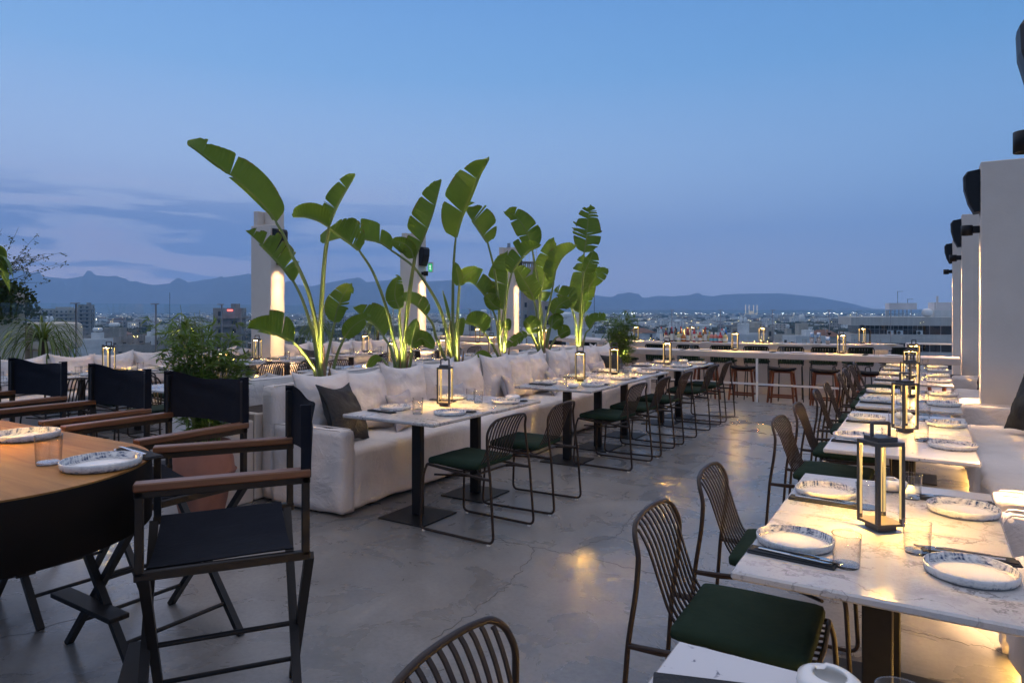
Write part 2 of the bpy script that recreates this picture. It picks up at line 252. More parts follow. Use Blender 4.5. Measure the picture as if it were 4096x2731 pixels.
# ------------------------------------------------------------------ mesh builder
class MB:
    def __init__(s): s.v = []; s.f = []; s.sm = []; s.uv = None
    def add(s, vs, fs, smooth=False):
        o = len(s.v); s.v += [tuple(p) for p in vs]
        for f in fs: s.f.append(tuple(i + o for i in f)); s.sm.append(smooth)
    def box(s, c, d, bev=0.0, rz=0.0, mat=None):
        hx, hy, hz = d[0]/2, d[1]/2, d[2]/2; T = Matrix.Translation(Vector(c)) @ Matrix.Rotation(rz, 4, 'Z')
        if mat is not None: T = Matrix.Translation(Vector(c)) @ mat
        if bev <= 0:
            P = [T @ Vector((x*hx, y*hy, z*hz)) for z in (-1,1) for y in (-1,1) for x in (-1,1)]
            s.add(P, [(0,2,3,1),(4,5,7,6),(0,1,5,4),(2,6,7,3),(0,4,6,2),(1,3,7,5)]); return
        bev = min(bev, hx*.98, hy*.98, hz*.98); P = []; idx = {}
        for sx in (-1,1):
            for sy in (-1,1):
                for sz in (-1,1):
                    for a in range(3):
                        p = [sx*(hx-bev), sy*(hy-bev), sz*(hz-bev)]; p[a] = (sx*hx, sy*hy, sz*hz)[a]
                        idx[(sx,sy,sz,a)] = len(P); P.append(T @ Vector(p))
        F = []
        for a in range(3):
            b_, c_ = (a+1) % 3, (a+2) % 3
            for sg in (-1,1):
                q = []
                for p1, p2 in ((-1,-1),(1,-1),(1,1),(-1,1)):
                    k = [0,0,0]; k[a] = sg; k[b_] = p1; k[c_] = p2; q.append(idx[(*k, a)])
                F.append(tuple(q if sg > 0 else q[::-1]))
            for s1 in (-1,1):
                for s2 in (-1,1):
                    k0 = [0,0,0]; k1 = [0,0,0]; k0[a] = -1; k1[a] = 1
                    for k in (k0, k1): k[b_] = s1; k[c_] = s2
                    q = (idx[(*k0, b_)], idx[(*k1, b_)], idx[(*k1, c_)], idx[(*k0, c_)]); F.append(q if s1*s2 > 0 else q[::-1])
        for sx in (-1,1):
            for sy in (-1,1):
                for sz in (-1,1):
                    q = tuple(idx[(sx,sy,sz,a)] for a in range(3)); F.append(q if sx*sy*sz > 0 else q[::-1])
        s.add(P, F)
    def beam(s, p, q, w, h, up=(0,0,1)):      # rectangular bar from p to q
        p = Vector(p); q = Vector(q); d = (q-p); L = d.length; d.normalize(); u = Vector(up)
        x = d.cross(u)
        if x.length < 1e-4: x = d.cross(Vector((1,0,0)))
        x.normalize(); z = x.cross(d)
        P = [p + d*L*t + x*(a*w/2) + z*(b_*h/2) for t in (0,1) for a, b_ in ((-1,-1),(1,-1),(1,1),(-1,1))]
        s.add(P, [(0,1,2,3),(7,6,5,4),(0,4,5,1),(1,5,6,2),(2,6,7,3),(3,7,4,0)])
    def tube(s, pts, r, n=8, closed=False, caps=True, rs=None):
        P = [Vector(p) for p in pts]; m = len(P); V = []; up = None
        for i in range(m):
            a = P[i-1] if (i > 0 or closed) else P[i]; c = P[(i+1) % m] if (i < m-1 or closed) else P[i]
            d = (c-a).normalized()
            if up is None: up = d.orthogonal().normalized()
            up = (up - d*up.dot(d))
            up = up.normalized() if up.length > 1e-6 else d.orthogonal().normalized()
            w = d.cross(up); rad = rs[i] if rs else r
            for k in range(n):
                t = 2*math.pi*k/n; V.append(P[i] + (up*math.cos(t) + w*math.sin(t))*rad)
        F = []
        for i in range(m if closed else m-1):
            for k in range(n):
                a = i*n+k; b_ = i*n+(k+1) % n; c = ((i+1) % m)*n+(k+1) % n; d = ((i+1) % m)*n+k; F.append((a, b_, c, d))
        s.add(V, F, True)
        if caps and not closed: s.add(V[:n], [tuple(range(n))[::-1]]); s.add(V[-n:], [tuple(range(n))])
    def flat(s, pts, w, t, side):              # flat bar swept along pts, wide along 'side'
        P = [Vector(p) for p in pts]; V = []; side = Vector(side).normalized()
        for i in range(len(P)):
            d = (P[min(i+1, len(P)-1)] - P[max(i-1, 0)]).normalized(); nn = d.cross(side).normalized()
            for a, b_ in ((-1,-1),(1,-1),(1,1),(-1,1)): V.append(P[i] + side*(a*w/2) + nn*(b_*t/2))
        F = [(0,1,2,3)[::-1], tuple(len(V)-4+k for k in range(4))]
        for i in range(len(P)-1):
            for k in range(4): F.append((i*4+k, i*4+(k+1) % 4, i*4+4+(k+1) % 4, i*4+4+k))
        s.add(V, F)
    def lathe(s, prof, c=(0,0,0), n=24, closed=False):
        c = Vector(c); V = []; m = len(prof)
        for r, z in prof:
            for k in range(n):
                t = 2*math.pi*k/n; V.append(c + Vector((r*math.cos(t), r*math.sin(t), z)))
        F = []
        for i in range(m if closed else m-1):
            for k in range(n): F.append((i*n+k, i*n+(k+1) % n, ((i+1) % m)*n+(k+1) % n, ((i+1) % m)*n+k))
        s.add(V, F, True)
    def prism(s, poly, z0, z1, smooth_side=False):
        n = len(poly); V = [(x, y, z0) for x, y in poly] + [(x, y, z1) for x, y in poly]
        s.add(V, [tuple(range(n))[::-1], tuple(range(n, 2*n))]); s.add(V, [(i, (i+1) % n, n+(i+1) % n, n+i) for i in range(n)], smooth_side)
    def soft(s, c, d, r, cell=.07, amp=.0, freq=2.5, seed=0, drape=0):   # upholstered block with rounded edges and gentle creases
        c = Vector(c); h = Vector(d)/2; inner = Vector([max(a-r, .001) for a in h]); off = Vector((seed*3.7, seed*1.3, seed*7.1))
        for a in range(3):
            b_, c_ = (a+1) % 3, (a+2) % 3; nb = max(3, int(d[b_]/cell)); nc = max(3, int(d[c_]/cell))
            tb = [-1+2*i/nb for i in range(nb+1)]; tc_ = [-1+2*i/nc for i in range(nc+1)]
            def warp(t, L): return math.copysign(1-(1-abs(t))**1.0, t)
            for sg in (-1,1):
                V = []
                for i in tb:
                    for j in tc_:
                        p = Vector((0,0,0)); p[a] = sg*h[a]; p[b_] = i*h[b_]; p[c_] = j*h[c_]
                        q = Vector([max(-inner[k], min(inner[k], p[k])) for k in range(3)]); e = p-q
                        p2 = q + e.normalized()*r if e.length > 1e-9 else p
                        w = p2 + c
                        if amp: p2 = p2 + (e.normalized() if e.length > 1e-9 else Vector((0,0,0)))*amp*(noise.fractal(w*freq+off, .7, 2.1, 4))
                        if drape and e.length > 1e-9 and abs(e.normalized().z) < .7:
                            lo = 1-(p2.z+h.z)/(2*h.z); al = w.x + w.y; g_ = noise.noise(Vector((al*5.5+seed*5, w.z*.8, seed)))+.5*noise.noise(Vector((al*13+seed, w.z*1.2, 7)))
                            ee = e.normalized(); ee.z = 0; p2 = p2 + ee*drape*(g_*(.25+lo)+.7*lo**2.2)
                        V.append(c + p2)
                F = []
                for i in range(nb):
                    for j in range(nc):
                        q = (i*(nc+1)+j, (i+1)*(nc+1)+j, (i+1)*(nc+1)+j+1, i*(nc+1)+j+1); F.append(q if sg > 0 else q[::-1])
                s.add(V, F, True)
    def build(s, name, mat, parent=None, loc=None, weld=False):
        me = bpy.data.meshes.new(name); me.from_pydata(s.v, [], s.f); me.polygons.foreach_set('use_smooth', s.sm)
        if weld:
            bm = bmesh.new(); bm.from_mesh(me); bmesh.ops.remove_doubles(bm, verts=bm.verts, dist=1e-4); bm.to_mesh(me); bm.free()
        me.materials.append(MAT[mat] if isinstance(mat, str) else mat); me.update()
        o = bpy.data.objects.new(name, me); COL.objects.link(o)
        if parent is not None: o.parent = parent
        if loc is not None: o.location = loc
        return o
KIDS = {}
def tag(o, label=None, cat=None, group=None, kind=None):
    for k, v in (('label', label), ('category', cat), ('group', group), ('kind', kind)):
        if v: o[k] = v
    return o
def thing(name, label, cat, loc=(0,0,0), rz=0.0, group=None):
    o = bpy.data.objects.new(name, None); COL.objects.link(o); o.location = loc; o.rotation_euler = (0, 0, rz); o.empty_display_size = .1
    return tag(o, label, cat, group)
def dup(o, loc=None, rz=None, label=None, group=None, parent=None, scale=None):
    c = o.copy(); COL.objects.link(c); c.parent = parent
    for ch in list(o.children): dup(ch, parent=c)
    if loc is not None: c.location = loc
    if rz is not None: c.rotation_euler = (0, 0, rz)
    if scale is not None: c.scale = scale
    if label: c['label'] = label
    if group: c['group'] = group
    return c
class Proto:      # first use moves the original, later uses copy it
    def __init__(s, o): s.o = o; s.used = False
    def put(s, loc, rz=0.0, label=None, group=None, scale=None):
        if not s.used:
            s.used = True; o = s.o; o.location = loc; o.rotation_euler = (0, 0, rz)
            if label: o['label'] = label
            if group: o['group'] = group
            if scale: o.scale = scale
            return o
        return dup(s.o, loc, rz, label, group, None, scale)
def fillet(pts, r, n=4, closed=False):
    P = [Vector(p) for p in pts]; out = []; m = len(P)
    for i, p in enumerate(P):
        if not closed and i in (0, m-1): out.append(p); continue
        a = P[i-1]; c = P[(i+1) % m]; d1 = (a-p); d2 = (c-p); rr = min(r, d1.length*.45, d2.length*.45); s_ = p + d1.normalized()*rr; e = p + d2.normalized()*rr
        for k in range(n+1):
            t = k/n; out.append(s_*(1-t)**2 + p*2*t*(1-t) + e*t*t)
    return out
def cr(pts, n=6):          # smooth curve through points
    P = [Vector(p) for p in pts]; P = [P[0]*2-P[1]] + P + [P[-1]*2-P[-2]]; out = []
    for i in range(1, len(P)-2):
        for k in range(n):
            t = k/n; a, b_, c, d = P[i-1:i+3]
            out.append(.5*((2*b_) + (c-a)*t + (2*a-5*b_+4*c-d)*t*t + (-a+3*b_-3*c+d)*t**3))
    out.append(P[-2]); return out
# ================================================================== setting: terrace
mb = MB(); mb.box((-4.2, 3.95, -.2), (15.6, 16.1, .4)); tag(mb.build('terrace_floor', 'concrete'), kind='structure')
mb = MB(); mb.box((-4.2, 16.4, -.37), (15.6, 8.8, .4)); tag(mb.build('lower_terrace_floor', 'lower_concrete'), kind='structure')
NTH = ['nearest', 'second', 'third', 'fourth', 'fifth', 'sixth', 'seventh', 'eighth', 'ninth', 'tenth', 'eleventh', 'twelfth', 'thirteenth', 'fourteenth']
rc = random.Random(4)
for L in [[(-1.91,4.9),(-1.89,5.42),(-1.88,5.8),(-1.94,6.19),(-1.97,6.72),(-1.95,7.2),(-2.03,7.77)],[(-2.52,3.89),(-2.19,3.89),(-1.96,3.9),(-1.71,3.9),(-1.42,3.88),(-1.0,3.93)],[(-1.96,3.9),(-1.91,4.16),(-1.82,4.35),(-1.85,4.6),(-1.91,4.9)],[(-2.19,3.89),(-2.08,3.56),(-2.02,3.24),(-2.0,2.89),(-1.99,2.56)],[(-.34,3.95),(-.11,3.84),(.09,3.81),(.28,3.81)],[(-3.9,1.2),(-3.7,1.6),(-3.62,2.0),(-3.4,2.3)]]:
    P_ = []
    for q_ in cr([(x_, y_, .0012) for x_, y_ in L], 9): P_.append(q_ + Vector((rc.gauss(0,.010), rc.gauss(0,.010), 0)))
    m = MB(); m.flat(P_, .0022, .0008, (1,.4,0)) if abs(L[0][0]-L[-1][0]) < abs(L[0][1]-L[-1][1]) else m.flat(P_, .0022, .0008, (.4,1,0)); tag(m.build('floor_crack', 'crack_fill'), kind='structure')
# ------------------------------------------------------------------ wire dining chair (faces +X)
def make_wire_chair():
    t = thing('wire_chair', 'dark wire chair', 'chair')
    half = [(.27,.215,.462), (.285,.235,.40), (.305,.25,.016), (-.33,.25,.016), (-.298,.243,.44), (-.270,.24,.62), (-.265,.232,.73), (-.285,.215,.785)]
    arch = [(-.300,.175,.815), (-.310,.09,.825), (-.312,0,.827)]
    side = half + arch
    path = [Vector(p) for p in side] + [Vector((p[0], -p[1], p[2])) for p in side[-2::-1]]
    f = MB(); f.tube(fillet(path, .05, 5), .0092, 8)
    f.tube(fillet([(.27,.215,.462),(.278,0,.462),(.27,-.215,.462)], .04), .0085, 7)
    for sg in (1,-1):
        f.tube([(.27,.215*sg,.462),(.0,.232*sg,.445),(-.296,.242*sg,.43)], .0085, 7)
        f.tube([(-.296,.242*sg,.43),(-.19,.235*sg,.428),(-.12,.2*sg,.425)], .0105, 7)
    f.tube([(-.12,.2,.425),(-.12,-.2,.425)], .0085, 7); f.tube([(.20,.222,.40),(-.05,0,.372),(.20,-.222,.40)], .007, 6)
    f.build('frame', 'brown_metal', t)
    b = MB()
    for i in range(10):
        k = (i-4.5)/4.5; y0 = k*.172; y1 = k*.160; y2 = k*.195; ztop = .820 - .012*abs(k)**2 - (.012 if abs(k) > .9 else 0)
        pts = cr([(-.306+.012*abs(k)**3, y0, ztop), (-.285, y0*.99, .793), (-.252, y0*.96, .73), (-.215, y1, .62), (-.180, y1, .53), (-.125, y1*1.03, .466), (-.05, y2, .447), (.12, y2, .452), (.272, y2, .462)], 4)
        b.flat(pts, .0125, .0055, (0,1,0))
    b.build('slats', 'brown_metal', t)
    c = MB(); c.soft((.045,0,.492), (.43,.455,.05), .026, .035, .004, 5, 2); c.build('seat_cushion', 'green_cloth', t, weld=True)
    for x in (.27,-.29):
        for y in (.25,-.25):
            g = MB(); g.box((x, y, .004), (.022,.018,.012), .002); g.build('foot_glide', 'white_plastic', t)
    return t
CH = Proto(make_wire_chair())
def chair(x, y, face, label, group):       # face +1 looks to +X, -1 to -X
    rz = (0 if face > 0 else math.pi) + random.uniform(-.05, .05)
    return CH.put((x, y, 0), rz, label, group)
# ------------------------------------------------------------------ pedestal table
def make_table(w, d, mat):
    t = thing('marble_table', 'white marble table', 'table')
    m = MB(); m.box((0,0,.766), (w, d, .026), .006); m.build('tabletop', mat, t)
    m = MB(); m.box((0,0,.38), (.085,.05,.736), .004); m.build('column', 'black_metal', t)
    m = MB(); m.box((0,0,.006), (.42,.42,.010), .002); m.build('base_plate', 'black_metal', t)
    m = MB(); m.box((0,0,.748), (.3,.3,.008)); m.build('top_bracket', 'black_metal', t)
    return t
TP = {}
def table(x0, x1, y0, y1, label, group, lx=None, mat='marble'):
    w, d = x1-x0, y1-y0; key = (round(w,2), round(d,2), mat)
    if key not in TP: TP[key] = Proto(make_table(w-.004, d-.006, mat))
    t = TP[key].put(((x0+x1)/2, (y0+y1)/2, 0), 0, label, group); return t
TOP = .779
# ------------------------------------------------------------------ tableware
def make_plate(r=.118):
    m = MB(); m.lathe([(.001,.004),(r-.012,.004),(r-.006,.008),(r-.003,.026),(r,.028),(r+.003,.025),(r,.006),(r-.008,.0),(.001,0)], n=40)
    o = m.build('dinner_plate', 'plate'); tag(o, 'plate', 'plate'); return o
def make_plain_plate():
    m = MB(); m.lathe([(.001,.004),(.10,.005),(.118,.016),(.120,.014),(.10,.001),(.001,0)], n=28); o = m.build('flat_plate', 'ceramic'); tag(o, 'plate', 'plate'); return o
def make_glass():
    m = MB(); r, h = .041, .098
    m.lathe([(.001,.0),(r*.86,.0),(r*.90,.003),(r*.92,.012),(r,h)], n=28); m.lathe([(.001,.009),(r*.84,.010)], n=28); m.tube([(r*math.cos(a),r*math.sin(a),h) for a in [R(360*i/28) for i in range(28)]], .0011, 5, closed=True)
    o = m.build('tumbler', 'tumbler'); tag(o, 'glass', 'glass'); return o
def make_napkin():
    m = MB(); m.box((0,0,.003), (.26,.062,.006), .0025); m.box((-.004,.002,.0085), (.25,.055,.004), .0018, rz=.012); o = m.build('folded_napkin', 'dark_cloth'); tag(o, 'napkin', 'napkin'); return o
def make_fork():
    m = MB(); m.flat([(-.10,0,.002),(-.05,0,.003),(.02,0,.006),(.05,0,.003)], .008, .0022, (0,1,0)); m.box((.062,0,.003), (.03,.020,.002), .0008)
    for k in (-1.5,-.5,.5,1.5): m.flat([(.074,k*.0052,.003),(.095,k*.0052,.0015),(.108,k*.005,.004)], .0028, .0016, (0,1,0))
    o = m.build('fork', 'steel'); tag(o, 'fork', 'fork'); return o
def make_knife():
    m = MB(); m.box((-.06,0,.003), (.10,.011,.005), .0015); m.prism([(-.012,-.005),(.09,-.007),(.108,.004),(-.012,.006)], .002, .0035); o = m.build('table_knife', 'steel'); tag(o, 'knife', 'knife'); return o
def make_bowl():
    t = thing('sugar_bowl', 'white bowl', 'bowl'); m = MB()
    n = 30; prof = [(.001,.0),(.03,.0),(.046,.008),(.06,.024),(.058,.038),(.045,.048),(.034,.0505),(.030,.048),(.034,.04),(.046,.03),(.044,.018),(.03,.008),(.001,.006)]
    m.lathe(prof, n=n)
    # a pouring notch in the rim
    m.v = [((x*1.12 + (.0 if not (z > .044 and x > 0 and abs(y) < .012) else .004)), y, z - (.010 if (z > .044 and x > .02 and abs(y) < .011) else 0)) for x, y, z in m.v]
    m.build('bowl_body', 'ceramic', t); return t
PL, PP, GL, NK, FK, KN, BW = Proto(make_plate()), Proto(make_plain_plate()), Proto(make_glass()), Proto(make_napkin()), Proto(make_fork()), Proto(make_knife()), Proto(make_bowl())
def setting(x, y, side, desc, full=True, z=TOP, gx=.215, gy=-.03, nap=-1, rot=0.0, plate=PL, gname='tumblers on the tables', pj=None):
    """plate at x, y; side +1: the diner sits towards +X, -1: towards -X"""
    j = lambda a: random.uniform(-a, a)
    plate.put((x+j(.008), y+j(.01), z+.0008), j(3), f'round {"blue-brushed" if plate is PL else "plain white"} plate, {desc}', 'plates laid on the tables')
    GL.put((x-side*gx+j(.02), y+gy+j(.02), z+.0008), j(3), f'clear tumbler, {desc}', gname)
    if nap:
        ny = y + nap*.155; a = rot + j(.04)
        NK.put((x+j(.01)-side*.01, ny, z+.0008), a, f'folded charcoal napkin, {desc}', 'napkins beside the plates')
        fa = a + (math.pi if side > 0 else 0) + j(.05)
        if full:
            FK.put((x-side*.045, ny+.012, z+.0122), fa, f'steel fork on the napkin, {desc}', 'cutlery on the napkins')
            KN.put((x-side*.02, ny-.012, z+.0122), fa+j(.06), f'steel knife on the napkin, {desc}', 'cutlery on the napkins')
# ------------------------------------------------------------------ lantern
def make_lantern():
    t = thing('table_lantern', 'lantern', 'lantern'); a = .047; h = .300; w = .013
    m = MB(); m.box((0,0,.012), (a*2-.022,a*2-.022,.020), .002); m.box((0,0,.027), (a*2+w,a*2+w,.010), .001); m.build('base', 'bronze', t)
    for sx in (-1,1):
        for sy in (-1,1):
            m = MB(); m.box((sx*a, sy*a, (h+.032)/2), (w, w, h-.032)); p = m.build('post', 'bronze', t)
            l = MB(); q = w/2+.0007; zc = (h+.032)/2+.004
            for ax in (0,1):
                c = [sx*a, sy*a, zc]; c[ax] -= (sx, sy)[ax]*q; d = [w*.66, w*.66, h-.055]; d[ax] = .001
                l.box(c, d)
            l.build('light_strip', 'led', p)
    m = MB(); m.box((0,0,h+.006), (a*2+w,a*2+w,.014), .001); m.box((0,0,h+.020), (a*2-.018,a*2-.018,.016), .001); m.build('cap', 'bronze', t)
    m = MB(); m.box((0,0,h-.002), (a*1.5,a*1.5,.001)); m.build('added_glow_panel', 'added_panel', t)  # added emitter hidden under the cap, brightens the tabletop around the lantern
    m = MB(); m.tube(fillet([(-.034,0,h+.02),(-.034,0,h+.075),(.034,0,h+.075),(.034,0,h+.02)], .004, 2), .0065, 4, caps=False); m.build('handle', 'bronze', t)
    return t
LN = Proto(make_lantern())
LG = 'lanterns standing on the tables'
def lantern(x, y, label, z=TOP, rz=None): return LN.put((x, y, z), R((44 if x > -1.0 else 26)+random.uniform(-5,5)) if rz is None else rz, label, LG)
# ================================================================== right-hand row
RX0, RX1 = -.50, .235
rg = 'marble tables of the right row'
RT = [(.85,1.57),(2.06,2.775),(2.785,3.49),(4.17,4.985),(4.99,5.83),(6.17,6.93),(6.935,7.68),(8.30,9.0),(9.005,9.72),(9.82,10.45),(10.455,11.1)]
for i, (y0, y1) in enumerate(RT):
    table(RX0, RX1, y0, y1, f'white marble table, {NTH[i]} from the camera in the right row', rg, mat='speckled_marble' if i in (0,3,4) else 'marble')
for i, (y0, y1) in enumerate(RT[1:], 1):
    yc = (y0+y1)/2; full = i <= 6
    setting(-.37, yc, -1, f'chair side of the right row\'s {NTH[i]} table', full, rot=R(-3), nap=-1, gx=.18, gy=-.14)
    setting(.115, yc-.02, 1, f'sofa side of the right row\'s {NTH[i]} table', full, rot=R(4), nap=1, gx=.155, gy=.14)
for i, (x, y) in enumerate([(-.14,2.73),(-.12,4.98),(-.13,6.99),(-.16,9.0),(-.15,10.5)]):
    lantern(x, y, f'bronze frame lantern with lit edges, {NTH[i]} of the right row')
BW.put((-.13, 3.34, TOP+.0008), 1.0, 'white pebble-shaped bowl behind the nearest lantern of the right row', 'white pebble bowls on the tables')
BW.put((-.14, 5.55, TOP+.0008), 1.6, 'white pebble-shaped bowl behind the second lantern of the right row', 'white pebble bowls on the tables')
BW.put((-.165, 1.485, TOP+.0008), 2.2, 'white pebble-shaped bowl on the cut-off table at the bottom edge', 'white pebble bowls on the tables')
GL.put((-.04, 1.395, TOP+.0008), 0, 'clear tumbler at the bottom edge, its rim just in the picture', 'tumblers on the tables')
NK.put((-.36, 1.395, TOP+.0008), .30, 'charcoal napkin beside the white bowl at the bottom edge', 'napkins beside the plates')
for i, y in enumerate([1.19, 2.40, 3.16, 4.86, 5.66, 6.70, 7.40, 8.55, 9.2, 9.9, 10.55]):
    chair(-.56 if i else -.59, y, 1, f'dark wire chair with green cushion, {NTH[i]} from the camera in the right row', 'wire chairs of the right row')
# ================================================================== centre row
cg = 'marble tables of the centre row'
CT = [(3.67,4.39,-2.85),(4.395,5.14,-2.83),(5.96,6.66,-2.74),(6.70,7.50,-2.75),(7.51,8.36,-2.77),(8.73,9.40,-2.69),(9.405,10.06,-2.66)]
for i, (y0, y1, xr) in enumerate(CT):
    table(xr-.86, xr, y0, y1, f'white marble table, {NTH[i]} from the camera in the centre row', cg)
    yc = (y0+y1)/2
    setting(xr-.17, yc+.05, 1, f'chair side of the centre row\'s {NTH[i]} table', True, rot=R(3), nap=1, gx=.2, gy=-.12)
    setting(xr-.69, yc+.03, -1, f'sofa side of the centre row\'s {NTH[i]} table', True, rot=R(-4), nap=-1, gx=.19, gy=.02)
for i, (x, y) in enumerate([(-3.32,4.42),(-3.22,6.72),(-3.2,7.62),(-3.15,9.42)]):
    lantern(x, y, f'bronze frame lantern with lit edges, {NTH[i]} of the centre row')
for i, (x, y) in enumerate([(-3.02,4.98),(-3.0,6.10),(-3.1,8.08),(-3.05,9.86)]):
    BW.put((x, y, TOP+.0008), 1.2+i, f'white pebble-shaped bowl, {NTH[i]} of the centre row', 'white pebble bowls on the tables')
for i, y in enumerate([4.02, 4.79, 6.42, 7.14, 7.92, 9.0, 9.74]):
    chair(-2.745+.012*i, y, -1, f'dark wire chair with green cushion, {NTH[i]} from the camera in the centre row', 'wire chairs of the centre row')
# ================================================================== middle back row (behind the palms) and railing row
for i, (y0, y1) in enumerate([(3.85,4.6),(4.605,5.35),(6.0,6.75),(6.755,7.55),(7.9,8.7),(9.2,9.95)]):
    table(-6.85, -6.1, y0, y1, f'white marble table, {NTH[i]} in the row just behind the big-leaved plants', 'marble tables behind the plants')
    yc = (y0+y1)/2
    setting(-6.28, yc, 1, f'plant side of the {NTH[i]} table behind the big leaves', False, nap=1)
    setting(-6.66, yc+.05, -1, f'chair side of the {NTH[i]} table behind the big leaves', False, nap=0)
    chair(-7.02, yc, 1, f'dark wire chair, {NTH[i]} along the tables behind the big-leaved plants', 'wire chairs behind the plants')
for i, (x, y) in enumerate([(-6.5,4.65),(-6.45,7.35),(-6.5,8.6),(-6.5,10.0)]):
    lantern(x, y, f'bronze frame lantern, {NTH[i]} on the tables behind the big-leaved plants', z=TOP if i < 3 else TOP)
for i, (y0, y1) in enumerate([(3.0,3.9),(3.99,4.66),(4.665,5.35),(6.29,7.0),(7.005,7.81),(8.44,9.2),(9.205,9.95),(10.3,11.0),(11.005,11.6)]):
    table(-9.10, -8.27, y0, y1, f'white marble table, {NTH[i]} in the row along the glass railing', 'marble tables along the glass railing')
    yc = (y0+y1)/2
    setting(-8.45, yc, 1, f'near side of the {NTH[i]} table along the glass railing', False, nap=1)
    setting(-8.88, yc+.04, -1, f'sofa side of the {NTH[i]} table along the glass railing', False, nap=-1)
for i, (x, y) in enumerate([(-8.77,4.69),(-8.95,7.05),(-8.75,9.25),(-8.7,10.7)]):
    lantern(x, y, f'bronze frame lantern, {NTH[i]} of the row along the glass railing')
for i, (x, y) in enumerate([(-8.5,5.2),(-8.5,7.5),(-8.55,9.7)]):
    BW.put((x, y, TOP+.0008), 1.2+i, f'white pebble-shaped bowl, {NTH[i]} of the row along the glass railing', 'white pebble bowls on the tables')
for i, y in enumerate([3.75, 4.45, 5.15, 6.35, 7.05, 8.65, 9.35, 10.6, 11.3]):
    chair(-8.02, y, -1, f'dark wire chair, {NTH[i]} in the row along the glass railing', 'wire chairs along the glass railing')
# ================================================================== sofas
def sofa(y0, y1, xf, xb, face, label, arms=(1,1), seed=0, skirt=.02, sh=.47, ah=.64, bh=.945):
    """xf: front face x, xb: back face x"""
    t = thing('slipcover_sofa', label, 'sofa', (0, 0, 0), 0, 'slipcovered sofas'); L = y1-y0; cx = (xf+xb)/2; w = abs(xf-xb); dr = 1 if xf > xb else -1
    ax0 = .13 if arms[0] else 0; ax1 = .13 if arms[1] else 0
    m = MB(); m.soft((xf-dr*(w-.16)/2, (y0+ax0+y1-ax1)/2, (sh+skirt)/2), (w-.16, L-ax0-ax1, sh-skirt), .045, .045, .020, 2.3, seed, drape=.022); m.build('seat', 'linen', t, weld=True)
    m = MB(); m.soft((xb+dr*.075, (y0+y1)/2, (bh+.02)/2), (.15, L-.01, bh-.03), .03, .08, .008, 2.0, seed+1); m.build('back', 'linen', t, weld=True)
    m = MB(); m.tube([(xb+dr*.138, y0+.02+(L-.04)*i/40, bh-.008+.003*math.sin(i*1.7)) for i in range(41)], .0045, 5); m.tube([(xb+dr*.012, y0+.02+(L-.04)*i/40, bh-.008+.003*math.sin(i*1.3)) for i in range(41)], .0045, 5); m.build('piping', 'linen', t)
    for k, on in enumerate(arms):
        if not on: continue
        yy = y0+.065 if k == 0 else y1-.065
        m = MB(); m.soft((xf-dr*(w-.15)/2+dr*.012, yy, ah/2+.008), (w-.15+.024, .13, ah-.018), .02, .04, .016, 3.1, seed+2+k, drape=.020); m.build('armrest', 'linen', t, weld=True)
        m = MB(); xe = xf+dr*.012; q = [(xb+dr*.15, yy, ah+.002), (xe-dr*.02, yy, ah+.004), (xe+dr*.004, yy, ah-.03), (xe+dr*.006, yy, skirt+.02)]
        for s3 in (-1,1): m.tube([Vector(p_)+Vector((0, s3*.052, .0012*math.sin(9*i_))) for i_, p_ in enumerate(fillet(q, .03, 4))], .005, 5)
        m.build('piping', 'linen', t)
    return t
PILLOWS = {}
def pillow_mesh(w, h, th, seed, sag):
    n = 22; rnd = random.Random(seed); off = Vector((seed*1.7, seed*.9, 0)); m = MB()
    for sg in (1,-1):
        V = []
        for i in range(n+1):
            for j in range(n+1):
                u = -1+2*i/n; v = -1+2*j/n
                e = (1-abs(u)**2.2)*(1-abs(v)**2.2); t_ = th/2*max(e,0)**.6
                cu = 1 - .15*(1-v*v)*(abs(u)) ; cv = 1 - .15*(1-u*u)*(abs(v))
                nz_ = noise.fractal(Vector((u*1.6, v*1.6, sg*2))+off, .8, 2, 4)
                x = u*w/2*cu; z = v*h/2*cv - sag*(1-u*u)*(.5+.5*v)*.5
                t_ = t_*(1+.34*nz_) + .003 + sag*.5*(1-v)*.3*max(e,0)
                rim = .006*math.sin(7*u+seed)*abs(v)**8 + .006*math.sin(6*v+seed)*abs(u)**8
                V.append((x, sg*t_+rim, z))
        F = []
        for i in range(n):
            for j in range(n):
                q = (i*(n+1)+j, (i+1)*(n+1)+j, (i+1)*(n+1)+j+1, i*(n+1)+j+1); F.append(q if sg < 0 else q[::-1])
        m.add(V, F, True)
    return m
def pillow(w, h, th, mat, loc, rz, tilt, label, group, name='back_cushion', seed=None, sag=.03, roll=0.0):
    """stands on its lower edge at loc, its face turned to rz (0 = faces +X), tipped back by tilt"""
    seed = random.randint(0, 4) if seed is None else seed; key = (w, h, th, mat, seed, sag)
    if key not in PILLOWS:
        m = pillow_mesh(w, h, th, seed, sag)
        for z in (h/2,):  # dog-eared corners
            pass
        o = m.build(name, mat, weld=False); PILLOWS[key] = o
    else:
        o = PILLOWS[key].copy(); COL.objects.link(o)
    o.name = name
    o.matrix_world = Matrix.Translation(Vector(loc)) @ Matrix.Rotation(rz+math.pi/2, 4, 'Z') @ Matrix.Rotation(-tilt, 4, 'X') @ Matrix.Rotation(roll, 4, 'Y') @ Matrix.Translation(Vector((0,0,h/2*.97)))
    tag(o, label, 'cushion', group); return o
CB = 'large linen back cushions'; CS = 'small grey scatter cushions'; CD = 'charcoal cushions'
